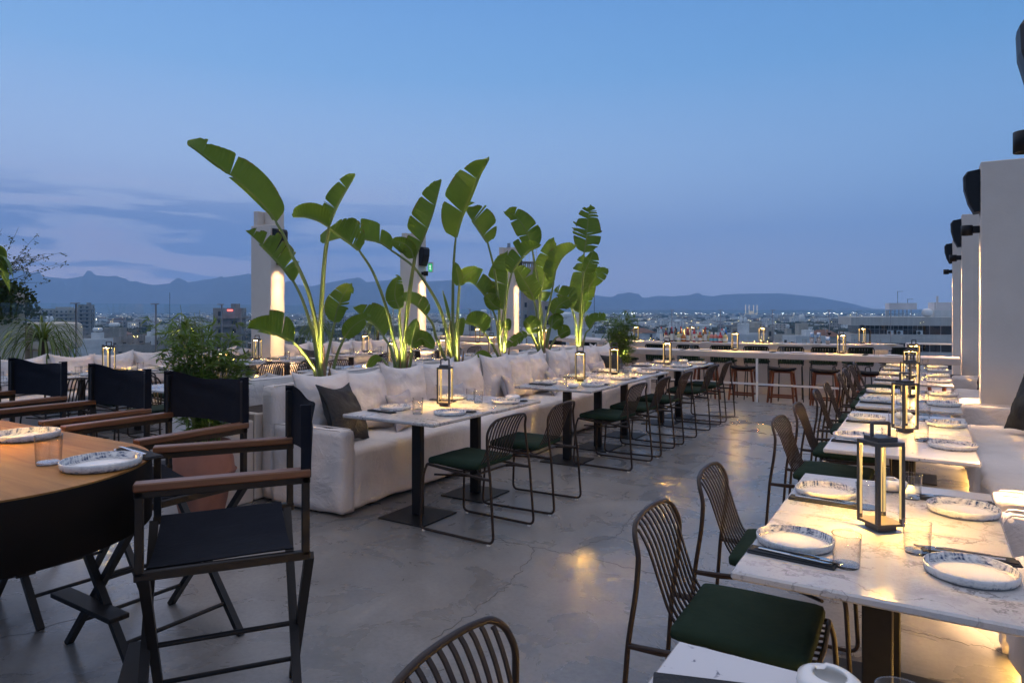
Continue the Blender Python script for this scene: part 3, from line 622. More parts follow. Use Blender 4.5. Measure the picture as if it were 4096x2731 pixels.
# centre sofa: front at x=-3.74, back at x=-4.62
sofa(3.68, 10.35, -3.74, -4.63, 1, 'long off-white slipcovered sofa in the centre, facing the centre-row chairs', seed=1)
b0 = [3.84,4.26,4.78,5.33,5.88,6.42,6.97,7.48,8.0,8.5,9.0,9.52,10.1]
for i in range(12):
    yc = (b0[i]+b0[i+1])/2 + .03; w = [.60,.63,.63,.6,.62,.6,.62,.6,.58,.6,.6,.6][i]
    pillow(w+.03, .60, .24, 'linen', (-4.29, yc, .46), random.uniform(-.08,.08), R(10+random.uniform(-6,6)), f'off-white back cushion, {NTH[i]} from the near end of the centre sofa', CB, roll=random.uniform(-.04,.04), sag=random.choice((.02,.035)))
pillow(.53, .53, .19, 'dark_cloth', (-3.99, 4.09, .47), R(18), R(24), 'charcoal square cushion at the near end of the centre sofa', CD, 'scatter_cushion', 3, roll=.08)
pillow(.47, .47, .17, 'dark_cloth', (-4.0, 9.72, .47), R(-12), R(20), 'charcoal square cushion at the far end of the centre sofa', CD, 'scatter_cushion', 2, roll=-.1)
for i, (y, a) in enumerate([(4.86,8),(5.62,-5),(6.72,28),(7.78,20),(8.75,0),(9.2,-14)]):
    pillow(.42, .36, .13, 'grey_linen', (-4.06, y, .47), R(a), R(20), f'small grey cushion, {NTH[i]} along the centre sofa', CS, 'scatter_cushion', i % 4, roll=random.uniform(-.12,.12), sag=.01)
# second sofa, its back to the planter
sofa(3.72, 10.9, -5.98, -5.10, -1, 'long off-white sofa behind the big-leaved plants, its back to the camera', seed=5, bh=.93)
for i in range(12):
    yc = 4.05+.56*i
    pillow(.56, .50, .18, 'linen', (-5.43, yc, .47), math.pi+random.uniform(-.06,.06), R(10), f'back cushion peeking over the sofa behind the plants, {NTH[i]} from the near end', CB, roll=random.uniform(-.05,.05))
# sofas along the railing
for k, (y0, y1) in enumerate([(2.6,7.68),(8.06,11.85)]):
    sofa(y0, y1, -9.12, -10.02, 1, f'off-white sofa against the glass railing, {"left" if k == 0 else "right"} of the nearest left pillar', seed=8+k*3, arms=(1,1), bh=.9)
    n = int((y1-y0-.3)/.56)
    for i in range(n):
        yc = y0+.45+.56*i
        if abs(yc-7.5) < .1: continue
        pillow(.60, .52, .19, 'linen', (-9.68, yc, .47), random.uniform(-.07,.07), R(10), f'off-white cushion, {NTH[i]} on the {"left" if k == 0 else "right"} railing sofa', CB, roll=random.uniform(-.05,.05))
pillow(.47,.44,.16,'dark_cloth',(-9.42,7.28,.47),R(8),R(24),'charcoal cushion on the railing sofa, just left of the nearest left pillar',CD,'scatter_cushion',3,roll=-.15)
pillow(.47,.44,.16,'dark_cloth',(-9.40,8.62,.47),R(-6),R(24),'charcoal cushion on the railing sofa, just right of the nearest left pillar',CD,'scatter_cushion',2,roll=.12)
pillow(.47,.44,.16,'dark_cloth',(-9.40,3.42,.47),R(-6),R(24),'charcoal cushion at the far left of the railing sofa',CD,'scatter_cushion',1,roll=.12)
pillow(.42,.36,.13,'grey_linen',(-9.38,5.35,.47),R(4),R(22),'small grey cushion on the railing sofa behind its first lantern',CS,'scatter_cushion',1,sag=.01)
pillow(.42,.36,.13,'grey_linen',(-9.38,9.5,.47),R(4),R(22),'small grey cushion on the railing sofa right of the nearest left pillar',CS,'scatter_cushion',0,sag=.01)
# right-hand sofas between the pillars, lit from underneath
for k, (y0, y1) in enumerate([(-.6,3.86),(4.12,8.02),(8.34,11.35)]):
    s_ = sofa(y0, y1, .31, 1.3, -1, f'off-white sofa along the right edge, {["cut off at the bottom right corner","in front of the nearest fully visible right pillar","behind the nearest fully visible right pillar"][k]}', seed=15+4*k, skirt=.09, arms=(1,1), ah=.635)
    m = MB(); m.box((.352, (y0+y1)/2, .068), (.02, y1-y0-.3, .012)); m.build('light_strip', 'led_low', s_)
    m = MB(); m.box((.42, (y0+y1)/2, .085), (.10, y1-y0-.25, .014)); m.build('underframe', 'black_metal', s_)
    for i in range(int((y1-y0-.3)/.62)):
        pillow(.60,.52,.19,'linen',(.98, y0+.5+.62*i, .47), math.pi, R(10), f'off-white cushion, {NTH[i]} on the {["cut-off","middle","far"][k]} right sofa', CB)
pillow(.52,.52,.2,'dark_cloth',(.73,7.30,.475),R(215),R(16),'big charcoal cushion on the right sofa, leaning before the pillar',CD,'scatter_cushion',3,roll=.1)
pillow(.50,.50,.2,'dark_cloth',(.66,10.75,.475),R(205),R(18),'charcoal cushion on the far right sofa, half behind the pillar edge',CD,'scatter_cushion',2,roll=.1)
pillow(.42,.36,.14,'grey_linen',(.72,6.65,.475),R(190),R(20),'grey cushion at the right picture edge, before the big charcoal cushion',CS,'scatter_cushion',1,roll=.1)
pillow(.42,.36,.14,'grey_linen',(.70,10.35,.475),R(190),R(20),'grey cushion beside the charcoal one on the far right sofa',CS,'scatter_cushion',1,roll=.1)
pillow(.46,.42,.16,'linen',(.50,3.38,.475),R(200),R(6),'buttoned cream cushion at the right edge behind the nearest full table',CS,'scatter_cushion',4,roll=.05)
# ================================================================== pillars
def pillar(x, y, face, label, near):
    """x: the lamp face, y: its near edge; the pillar extends away from the aisle"""
    w = .50 if face > 0 else .92; dr = -face; t = thing('pillar', label, 'pillar', (x, y, 0), 0, 'cream pillars of the terrace')
    m = MB(); m.box((dr*w/2, .15, 1.35), (w, .30, 3.30), .006); m.build('shaft', 'plaster', t)
    wu = w if face > 0 else .44
    m = MB(); m.box((dr*(w-wu/2), .245, 3.13), (wu-.01, .10, .262), .004); m.box((dr*(w-.055), .12, 3.13), (.10, .14, .262), .004); m.build('upstand', 'plaster', t)
    m = MB(); m.box((dr*(w-.22), .22, 3.32), (.10,.006,.12)); m.box((dr*(w-.22),.20,3.263),(.10,.06,.006)); m.build('bracket', 'fence_steel', t)
    # speaker
    s_ = thing('loudspeaker', f'black loudspeaker high on the {near}', 'loudspeaker', (x+face*.004, y+.15, 2.52), 0, 'loudspeakers on the pillars')
    m = MB(); prof = [(0,.0),(.05,-.005),(.10,.10),(.135,.24),(.14,.36),(.11,.405),(0,.42)]; a0 = .115
    V = []; 
    for yy, sc in ((-a0,.86),(-a0*.8,.97),(0,1.0),(a0*.8,.97),(a0,.86)): V += [(face*px*sc, yy, .2+(pz-.2)*(.95+.05*sc)) for px, pz in prof]
    n = len(prof); F = [tuple(range(n)), tuple(range(4*n, 5*n))[::-1]]
    for i in range(4):
        for k in range(n): F.append((i*n+k, i*n+(k+1) % n, (i+1)*n+(k+1) % n, (i+1)*n+k))
    m.add(V, F, False); m.build('cabinet', 'black_metal', s_)
    m = MB(); m.box((face*.002,0,.2), (.02,.16,.2), .003); m.build('mount', 'black_metal', s_)
    # lamp
    l_ = thing('wall_spotlight', f'black cylinder downlight on the {near}', 'lamp', (x, y+.15, 2.30), 0, 'black downlights on the pillars')
    m = MB(); m.lathe([(.001,.100),(.049,.100),(.051,.098),(.051,0),(.046,0),(.046,.025),(.001,.025)], (face*.108,0,0), 24); m.build('housing', 'black_metal', l_)
    m = MB(); m.box((face*.03,0,.055), (.06,.06,.07), .004); m.build('arm', 'black_metal', l_)
    m = MB(); m.lathe([(.001,0),(.044,0)], (face*.108,0,.018), 20); m.build('lens', 'lamp_face', l_)
    for en, ang in ((40, 100), (300, 44), (1900, 20)):      # the reflector throws most of its light straight down
        sd = bpy.data.lights.new('downlight', 'SPOT'); sd.energy = en; sd.color = (1,.60,.28); sd.spot_size = R(ang); sd.spot_blend = 1.0; sd.shadow_soft_size = .03
        so = bpy.data.objects.new('downlight', sd); COL.objects.link(so); so.parent = l_; so.location = (face*.108, 0, .008)
    return t
for i, (y, d) in enumerate([(3.90,'right pillar beside the camera'),(8.10,'nearest fully visible right pillar'),(12.40,'second right pillar'),(16.8,'farthest right pillar')]):
    pillar(.45 if i else .51, y, -1, f'cream rendered {d}', d)
for i, (y, d) in enumerate([(7.75,'nearest left pillar'),(11.66,'middle left pillar'),(15.70,'farthest left pillar')]):
    pillar(-9.5, y, 1, f'cream rendered {d}', d)
e_ = thing('exit_sign', 'small green exit sign with a white running figure on the middle left pillar', 'sign', (-9.42, 12.02, 2.50))
m = MB(); m.box((0,0,0), (.13,.03,.22), .003); m.build('sign_housing', 'white_plastic', e_)
m = MB(); m.box((0,-.017,-.01), (.10,.004,.17)); m.build('sign_face', 'green_sign', e_)
m = MB(); m.beam((-.005,-.021,.045),(0,-.021,-.005),.022,.002,(0,1,0)); m.beam((0,-.021,-.005),(.02,-.021,-.06),.012,.002,(0,1,0)); m.beam((0,-.021,-.005),(-.025,-.021,-.05),.012,.002,(0,1,0)); m.beam((-.03,-.021,.02),(.025,-.021,.03),.01,.002,(0,1,0)); m.lathe([(.001,0),(.011,0)], (0,-.021,.06), 10)
m.build('running_figure', 'sign_white', e_)
# ================================================================== director's chairs (tall), face +X
def make_director():
    t = thing('director_chair', "tall black director's chair", 'chair'); q = .026; W = .31
    for sy in (-1,1):
        m = MB(); y = sy*W
        m.box((.25,y,.855), (q,q,.27), .003); m.box((-.25,y,.965), (q,q,.49), .003); m.box((0,y,.975), (.53,q,.024), .003); m.box((0,y,.72), (.53,q,.03), .003)
        m.build('side_frame', 'black_metal', t)
        m = MB(); m.box((.0,y,1.0), (.53,.052,.026), .004); m.build('armrest', 'arm_wood', t)
    for x in (.25,-.25):
        for sy in (-1,1):
            m = MB(); m.beam((x-.012*sy, sy*W, .715), (x-.012*sy, -sy*W, .0), q, q*1.2, (1,0,0)); m.build('leg', 'black_metal', t)
    for sy, z in ((-1,.13),(1,.13),(0,.36)):
        y = -sy*W*(1-z/.715*1.0) if sy else 0; y = {(-1):-W+.115, 1:W-.115, 0:0}[sy]
        m = MB(); m.tube([(-.25,y,z),(.25,y,z)], .010, 8); m.build('stretcher', 'black_metal', t)
    m = MB(); m.box((.30,0,.27), (.085,.50,.022), .003); m.build('footrest', 'black_metal', t)
    # sagging seat
    m = MB(); V = []; nx, ny = 14, 18
    for i in range(nx+1):
        for j in range(ny+1):
            x = -.215+.45*i/nx; v = -1+2*j/ny; V.append((x, v*(W-.008), .742 - .042*(1-v*v) + .003*math.sin(9*x+3*v)))
    F = [(i*(ny+1)+j, (i+1)*(ny+1)+j, (i+1)*(ny+1)+j+1, i*(ny+1)+j+1) for i in range(nx) for j in range(ny)]
    m.add(V, F, True); m.add([(x,y,z-.004) for x,y,z in V], [f[::-1] for f in F], True); m.build('seat', 'canvas', t)
    # back sling wrapped round the posts
    m = MB(); V = []; nx, ny = 20, 12
    for sgn in (0,1):
        V = []
        for i in range(nx+1):
            u = -1+2*i/nx; bow = -.052*(1-u*u)**.8
            for j in range(ny+1):
                k = j/ny; z = .985 + k*.245 - (.030*(1-u*u))*k**2 + (.012*(1-u*u))*(1-k)**2 + .004*math.sin(u*6)*k
                fold = .006*math.sin(k*9+u*3)*(1-u*u)*(k > .6)
                V.append((-.25 + bow*(.75+.25*k) + fold + (.016 if sgn else -.016)*(1 if abs(u) > .9 else .25), u*(W+.016), z))
        F = [(i*(ny+1)+j, (i+1)*(ny+1)+j, (i+1)*(ny+1)+j+1, i*(ny+1)+j+1) for i in range(nx) for j in range(ny)]
        m.add(V, F if sgn else [f[::-1] for f in F], True)
    for sy in (-1,1): m.box((-.25, sy*(W+.016), 1.107), (.034,.004,.245), .001)
    m.box((-.25,W,1.224),(.034,.034,.006)); m.box((-.25,-W,1.224),(.034,.034,.006))
    m.build('back_sling', 'canvas', t)
    return t
DC = Proto(make_director()); DG = "tall director's chairs around the wooden table"
for (x, y, a), l in zip([(-2.205,1.60,R(234)),(-3.11,1.88,R(269)),(-3.97,1.92,R(267)),(-4.92,1.93,R(272)),(-5.80,1.93,R(270))],
    ["tall black director's chair at the rounded table end, nearest the camera","tall black director's chair in front of the terracotta pot","second director's chair along the far side of the wooden table","third director's chair along the far side of the wooden table","director's chair cut off at the left edge of the picture"]):
    DC.put((x, y, 0), a, l, DG)
# big wooden table with a rounded end and a deep black apron
t = thing('oval_table', 'large wooden table with rounded end and deep black apron', 'table', (-2.66, .98, 0))
r = .52; arc = [(r*math.sin(a), r*math.cos(a)) for a in [R(180*i/36) for i in range(37)]]; poly = arc[::-1]; poly = [(x, y) for x, y in arc]; poly = poly + [(-2.6,-r),(-2.6,r)]
poly = poly[::-1]
m = MB(); m.prism(poly, 1.012, 1.032, False); m.build('tabletop', 'table_wood', t)
def scaled(k): return [((x if x < -2 else x)*(1.0) + (x/r*k if x > 0 else 0), y/r*(r+k)) for x, y in poly]
m = MB(); o_ = scaled(.006); i_ = scaled(-.012); n = len(poly)
V = [(x,y,.82) for x,y in o_]+[(x,y,1.028) for x,y in o_]+[(x,y,.82) for x,y in i_]+[(x,y,1.0115) for x,y in i_]
F = []
for i in range(n):
    k = (i+1) % n; F += [(i,k,n+k,n+i),(2*n+i,3*n+i,3*n+k,2*n+k),(i,2*n+i,2*n+k,k)]
m.add(V, F, True); m.build('apron', 'matte_black', t)
for yy in (-.28,.28):
    m = MB(); m.box((-1.3,yy,.42),(.12,.08,.80),.004); m.build('leg','black_metal',t)
m = MB(); m.box((-1.3,0,.02),(.5,.9,.03),.004); m.build('foot','black_metal',t)
m = MB(); m.box((-1.3,0,.815),(2.2,.7,.01)); m.build('underside','black_metal',t)
TZ = 1.033
PL.put((-2.335,1.225,TZ), .4, 'blue-brushed plate at the rounded end of the wooden table', 'plates laid on the tables')
PL.put((-3.11,1.335,TZ), 2.1, 'second blue-brushed plate on the wooden table, at the left edge', 'plates laid on the tables')
GL.put((-2.52,1.15,TZ), 0, 'clear tumbler on the wooden table, left of the end plate', 'tumblers on the tables')
NK.put((-2.42,1.40,TZ), R(172), 'charcoal napkin behind the end plate of the wooden table', 'napkins beside the plates')
KN.put((-2.44,1.385,TZ+.012), R(172), 'steel knife behind the end plate of the wooden table', 'cutlery on the napkins')
FK.put((-2.46,1.36,TZ+.001), R(160), 'steel fork beside the end plate of the wooden table', 'cutlery on the napkins')
lantern(-3.22, 1.02, "bronze frame lantern on the wooden table, outside the picture at left", TZ)
LEAVES = [
(0,[(-4.87,4.532,1.162),(-4.881,4.503,1.401),(-4.924,4.455,1.699),(-4.972,4.403,1.891),(-5.027,4.347,2.053),(-5.081,4.292,2.243),(-5.116,4.249,2.34)],[(-5.122,4.245,2.358),(-5.173,4.206,2.453),(-5.289,4.106,2.617),(-5.433,4.027,2.764),(-5.587,3.938,2.897),(-5.741,3.85,3.03),(-5.789,3.794,3.076)],0.022,0.187),
(0,[(-4.945,4.571,1.112),(-5.025,4.586,1.352),(-5.145,4.576,1.643),(-5.26,4.569,1.822)],[(-5.264,4.566,1.822),(-5.361,4.529,1.954),(-5.488,4.481,2.096),(-5.623,4.438,2.225),(-5.748,4.396,2.33)],0.018,0.157),
(0,[(-4.877,4.489,0.955),(-4.875,4.429,1.064),(-4.909,4.347,1.185),(-4.924,4.277,1.253)],[(-4.924,4.277,1.26),(-5.028,4.211,1.318),(-5.107,4.1,1.363),(-5.224,4.004,1.39)],0.015,0.15),
(0,[(-4.879,4.554,1.19),(-4.879,4.56,1.565),(-4.857,4.579,2.016),(-4.835,4.598,2.242),(-4.826,4.609,2.333)],[(-4.826,4.609,2.333),(-4.79,4.645,2.485),(-4.743,4.702,2.64),(-4.641,4.767,2.837)],0.105,0.027),
(0,[(-4.847,4.528,1.192),(-4.815,4.508,1.565),(-4.764,4.499,2.008),(-4.715,4.488,2.196),(-4.68,4.47,2.302)],[(-4.68,4.47,2.309),(-4.749,4.409,2.366),(-4.839,4.34,2.4),(-4.936,4.278,2.4)],0.018,0.112),
(0,[(-4.903,4.632,0.988),(-4.926,4.715,1.212),(-4.949,4.799,1.418)],[(-4.949,4.799,1.426),(-4.928,4.822,1.566),(-4.884,4.864,1.707),(-4.851,4.938,1.818)],0.112,0.075),
(0,[(-4.76,4.586,0.953),(-4.693,4.591,1.149),(-4.62,4.6,1.284)],[(-4.62,4.6,1.292),(-4.564,4.626,1.373),(-4.461,4.643,1.448),(-4.373,4.686,1.492)],0.067,0.06),
(1,[(-4.873,5.641,1.053),(-4.892,5.598,1.225),(-4.948,5.534,1.602),(-5.046,5.443,1.958),(-5.143,5.353,2.168)],[(-5.143,5.353,2.177),(-5.209,5.279,2.258),(-5.299,5.207,2.341),(-5.36,5.12,2.42)],0.017,0.207),
(2,[(-4.921,6.643,1.057),(-4.922,6.601,1.248),(-4.974,6.529,1.559),(-5.07,6.43,1.815),(-5.194,6.314,2.052),(-5.316,6.199,2.185),(-5.38,6.12,2.25)],[(-5.38,6.12,2.253),(-5.477,6.054,2.334),(-5.592,5.96,2.374),(-5.803,5.848,2.417),(-5.951,5.719,2.372),(-5.934,5.614,2.32)],0.021,0.165),
(1,[(-4.83,5.679,0.985),(-4.792,5.681,1.342),(-4.742,5.692,1.727),(-4.691,5.703,2.065),(-4.667,5.698,2.125)],[(-4.667,5.698,2.125),(-4.587,5.743,2.339),(-4.474,5.747,2.592),(-4.408,5.811,2.93)],0.178,0.034),
(1,[(-4.808,5.677,0.986),(-4.781,5.659,1.342),(-4.73,5.655,1.726),(-4.67,5.658,2.031),(-4.644,5.639,2.09)],[(-4.644,5.639,2.097),(-4.67,5.606,2.195),(-4.734,5.567,2.255),(-4.788,5.446,2.278)],0.078,0.054),
(1,[(-4.812,5.635,1.14),(-4.785,5.577,1.398),(-4.746,5.526,1.55)],[(-4.746,5.526,1.559),(-4.777,5.491,1.684),(-4.769,5.495,1.818),(-4.733,5.491,1.918)],0.078,0.078),
(2,[(-4.973,6.583,0.903),(-4.996,6.501,1.182),(-5.004,6.428,1.371),(-5.033,6.342,1.482)],[(-5.033,6.342,1.482),(-5.126,6.284,1.592),(-5.203,6.22,1.643),(-5.371,6.11,1.676)],0.014,0.13),
(1,[(-4.73,5.673,0.959),(-4.666,5.626,1.155)],[(-4.666,5.626,1.162),(-4.652,5.632,1.284),(-4.579,5.614,1.452)],0.07,0.047),
(1,[(-4.785,5.745,0.952),(-4.777,5.769,1.137)],[(-4.777,5.769,1.15),(-4.702,5.838,1.245),(-4.599,5.933,1.142)],0.07,0.054),
(1,[(-4.926,5.688,0.909),(-4.998,5.693,1.097),(-5.1,5.678,1.253)],[(-5.1,5.678,1.261),(-5.193,5.653,1.375),(-5.334,5.601,1.489),(-5.414,5.523,1.586)],0.034,0.164),
(1,[(-4.984,5.651,0.909),(-5.085,5.636,1.019)],[(-5.088,5.634,1.024),(-5.17,5.603,1.009),(-5.254,5.579,0.894)],0.043,0.043),
(2,[(-4.9,6.717,1.054),(-4.929,6.722,1.402),(-4.938,6.739,1.926),(-4.934,6.763,2.278),(-4.933,6.785,2.416)],[(-4.933,6.785,2.429),(-4.881,6.84,2.704),(-4.766,6.89,3.0),(-4.72,7.01,3.262),(-4.593,7.01,3.434)],0.243,0.035),
(3,[(-4.938,7.802,1.191),(-4.978,7.847,1.579),(-5.06,7.866,2.071),(-5.168,7.869,2.45)],[(-5.176,7.864,2.47),(-5.307,7.811,2.69),(-5.445,7.766,2.893),(-5.458,7.716,3.046)],0.029,0.251),
(2,[(-4.818,6.648,1.06),(-4.762,6.585,1.49),(-4.695,6.527,1.828)],[(-4.695,6.527,1.836),(-4.698,6.497,1.978),(-4.702,6.468,2.111)],0.052,0.049),
(2,[(-4.904,6.767,1.051),(-4.931,6.825,1.488),(-4.95,6.888,1.834)],[(-4.95,6.888,1.852),(-4.901,6.929,1.968),(-4.781,7.053,2.069)],0.078,0.061),
(3,[(-4.939,7.786,1.095),(-4.997,7.804,1.423),(-5.102,7.794,1.648)],[(-5.105,7.792,1.658),(-5.216,7.746,1.815),(-5.339,7.684,1.933),(-5.494,7.647,1.905)],0.027,0.183),
(2,[(-4.938,6.704,1.14),(-4.966,6.719,1.401)],[(-4.966,6.719,1.41),(-5.021,6.704,1.646),(-5.046,6.671,1.795)],0.016,0.016),
(2,[(-4.907,6.791,0.962),(-4.942,6.87,1.222)],[(-4.942,6.87,1.225),(-4.954,6.875,1.346),(-4.919,6.939,1.461)],0.052,0.066),
(3,[(-4.922,7.705,0.906),(-4.962,7.644,1.1),(-5.026,7.567,1.245)],[(-5.03,7.565,1.25),(-5.106,7.515,1.35),(-5.233,7.398,1.398)],0.019,0.164),
(2,[(-4.797,6.872,0.917),(-4.791,6.989,0.981)],[(-4.791,6.989,0.986),(-4.713,7.064,1.015),(-4.604,7.108,0.954)],0.038,0.052),
(3,[(-4.924,7.816,0.997),(-4.958,7.87,1.286),(-4.967,7.94,1.54)],[(-4.967,7.94,1.55),(-4.946,7.981,1.856),(-4.925,7.977,2.131),(-4.958,8.038,2.374)],0.222,0.042),
(3,[(-4.869,7.711,1.004),(-4.843,7.663,1.293),(-4.819,7.614,1.54)],[(-4.819,7.614,1.559),(-4.893,7.537,1.635),(-4.949,7.485,1.767)],0.077,0.116),
(3,[(-4.824,7.729,1.1),(-4.779,7.683,1.483),(-4.717,7.648,1.805),(-4.645,7.619,2.009)],[(-4.645,7.619,2.019),(-4.555,7.671,2.197),(-4.445,7.723,2.327),(-4.271,7.757,2.405)],0.164,0.042),
(4,[(-4.887,8.862,1.263),(-4.9,8.833,1.794),(-4.946,8.785,2.217),(-4.964,8.752,2.406)],[(-4.964,8.752,2.427),(-5.013,8.711,2.638),(-5.09,8.612,2.843),(-5.186,8.568,2.95),(-5.267,8.44,2.982)],0.117,0.17),
(3,[(-4.826,7.743,0.965),(-4.772,7.719,1.264)],[(-4.772,7.719,1.273),(-4.77,7.704,1.369),(-4.73,7.734,1.436)],0.05,0.058),
(4,[(-4.967,8.888,0.919),(-5.035,8.9,1.12),(-5.122,8.9,1.172)],[(-5.132,8.895,1.183),(-5.226,8.842,1.151),(-5.36,8.813,1.051),(-5.413,8.742,0.995)],0.06,0.075),
(4,[(-4.923,8.941,1.153),(-4.946,9.005,1.474),(-5.007,9.048,1.669)],[(-5.007,9.048,1.691),(-4.962,9.078,2.017),(-4.916,9.131,2.344),(-4.866,9.232,2.656)],0.149,0.132),
(4,[(-4.901,8.812,1.158),(-4.901,8.749,1.518),(-4.9,8.687,1.682)],[(-4.897,8.689,1.686),(-4.964,8.647,1.854),(-5.025,8.544,2.029),(-5.096,8.48,2.159)],0.106,0.16),
(4,[(-4.887,8.943,1.154),(-4.838,9.032,1.625),(-4.807,9.11,1.95)],[(-4.807,9.11,1.961),(-4.786,9.14,2.167),(-4.702,9.214,2.363),(-4.545,9.368,2.524)],0.16,0.047),
(4,[(-4.884,8.936,0.941),(-4.85,9.008,1.217),(-4.83,9.072,1.28)],[(-4.83,9.072,1.285),(-4.771,9.134,1.388),(-4.685,9.203,1.431)],0.106,0.085),
(4,[(-4.884,8.95,0.94),(-4.834,9.046,1.238),(-4.821,9.119,1.453)],[(-4.814,9.123,1.474),(-4.752,9.192,1.626),(-4.602,9.302,1.735)],0.117,0.096),
(4,[(-4.92,8.826,0.924),(-4.95,8.77,1.116),(-4.967,8.723,1.191)],[(-4.965,8.724,1.202),(-4.975,8.686,1.319),(-5.039,8.651,1.413)],0.064,0.128),
(4,[(-4.792,8.922,0.902),(-4.72,8.946,1.094),(-4.649,8.97,1.158)],[(-4.649,8.97,1.162),(-4.574,9.009,1.222),(-4.481,9.034,1.248)],0.096,0.053),
(5,[(-4.867,10.114,0.998),(-4.871,10.149,1.232),(-4.873,10.186,1.467)],[(-4.869,10.188,1.491),(-4.855,10.202,1.916),(-4.841,10.21,2.2),(-4.867,10.293,2.454)],0.176,0.094),
(5,[(-4.876,10.142,0.997),(-4.891,10.205,1.467),(-4.887,10.28,1.943),(-4.887,10.352,2.49)],[(-4.883,10.354,2.507),(-4.855,10.379,2.783),(-4.855,10.436,3.053),(-4.841,10.473,3.297)],0.199,0.199),
(5,[(-4.861,10.134,0.998),(-4.874,10.181,1.278),(-4.88,10.232,1.491)],[(-4.876,10.234,1.514),(-4.789,10.293,1.918),(-4.736,10.375,2.288)],0.059,0.105),
(5,[(-4.848,10.123,0.998),(-4.823,10.173,1.515),(-4.75,10.254,1.928)],[(-4.746,10.256,1.939),(-4.647,10.322,2.105),(-4.486,10.421,2.235)],0.117,0.117),
(5,[(-4.869,9.983,0.934),(-4.828,9.915,1.354),(-4.846,9.812,1.561)],[(-4.852,9.809,1.573),(-4.936,9.747,1.733),(-5.068,9.615,1.869)],0.059,0.176),
(5,[(-4.914,10.087,0.928),(-4.919,10.124,1.279),(-4.992,10.119,1.55)],[(-4.992,10.119,1.574),(-4.941,10.175,1.68),(-4.926,10.198,1.728)],0.082,0.07),
(5,[(-4.837,10.132,0.928),(-4.795,10.196,1.138),(-4.748,10.262,1.226)],[(-4.744,10.265,1.231),(-4.678,10.334,1.372),(-4.508,10.442,1.384)],0.129,0.047),
(5,[(-4.816,10.022,1.003),(-4.76,9.971,1.585),(-4.694,9.926,2.124)],[(-4.69,9.929,2.135),(-4.61,9.953,2.317),(-4.544,9.956,2.498)],0.07,0.129),
]
# ================================================================== long counter at the edge of the upper terrace
t = thing('long_counter', 'long thin cream counter running across behind the centre tables', 'counter', (-4.5, 12.25, 0))
m = MB(); m.box((0,0,.785), (9.85,.56,.095), .006); m.build('countertop', 'counter', t)
for x in (-4.4,-2.2,2.05,4.2):
    m = MB(); m.box((x,-.27,.37), (.035,.035,.735)); m.build('post', 'white_rail', t)
m = MB(); m.box((2.4,-.27,.305), (4.9,.022,.03)); m.build('rail', 'white_rail', t)
for i, (x, y) in enumerate([(-2.9,12.36),(-1.2,12.38),(-6.7,12.3),(-8.35,12.3)]):
    lantern(x, y, f'bronze frame lantern on the long thin counter, {["left of the centre post","right of the centre post","between the plants","behind the middle left pillar"][i]}', .834)
for i, (x, s_) in enumerate([(-3.55,1),(-2.02,1),(-.62,1),(-5.3,1),(-7.3,1),(-8.9,1)]):
    PP.put((x+.16, 12.24, .8335), 0, f'plain white plate on the long thin counter, {["left of","right of","far right of","just left of","left among the plants of","at the left end of"][i]} its lanterns', 'plates on the counters')
    GL.put((x-.06, 12.14, .8335), 0, f'clear tumbler on the long thin counter, beside white plate {["left","right","far right","centre left","among the plants","at the left end"][i]}', 'tumblers on the counters')
    NK.put((x-.22, 12.2, .8335), 1.5, f'charcoal napkin on the long thin counter, {["left","right","far right","centre left","among the plants","at the left end"][i]}', 'napkins on the counters')
# ------------------------------------------------------------------ low wooden stools
def make_stool():
    t = thing('wooden_stool', 'stool', 'stool')
    m = MB(); V = []; n = 26
    for lv, (k, dz) in enumerate([(.90,-.012),(1.0,0),(1.0,.018),(.93,.030),(.5,.026),(.02,.022)]):
        for i in range(n):
            a = 2*math.pi*i/n; c, s_ = math.cos(a), math.sin(a); x = .235*k*math.copysign(abs(c)**.62, c); y = .165*k*math.copysign(abs(s_)**.62, s_)
            V.append((x, y, .655+dz+.022*(x/.235)**2*(1 if lv else 1)))
    F = [(l*n+i, l*n+(i+1) % n, (l+1)*n+(i+1) % n, (l+1)*n+i) for l in range(5) for i in range(n)]; m.add(V, F, True); m.add(V[:n], [tuple(range(n))[::-1]]); m.add(V[-n:], [tuple(range(n))])
    m.build('seat', 'canvas', t)
    m = MB(); m.box((0,0,.628), (.40,.25,.03), .01); m.build('seat_frame', 'stool_wood', t)
    for sx in (-1,1):
        for sy in (-1,1):
            m = MB(); m.tube([(sx*.165,sy*.105,.65),(sx*.20,sy*.14,.30),(sx*.225,sy*.17,0)], .02, 8, rs=[.021,.022,.015]); m.build('leg', 'stool_wood', t)
    for sy in (-1,1):
        m = MB(); m.beam((-.21,sy*.152,.19),(.21,sy*.152,.19),.018,.03); m.build('stretcher', 'stool_wood', t)
    for sx in (-1,1):
        m = MB(); m.beam((sx*.195,-.135,.36),(sx*.195,.135,.36),.018,.03); m.build('stretcher', 'stool_wood', t)
    return t
ST = Proto(make_stool())
for i, x in enumerate([-3.55,-2.87,-2.2,-1.5,-.8,-.15,.42]):
    ST.put((x, 12.86 if i < 5 else 12.95, -.17), R(random.uniform(-4,4)), f'wooden stool with dark saddle seat, {NTH[i] if i else "first"} from the left beyond the long thin counter', 'wooden stools behind the long counter')
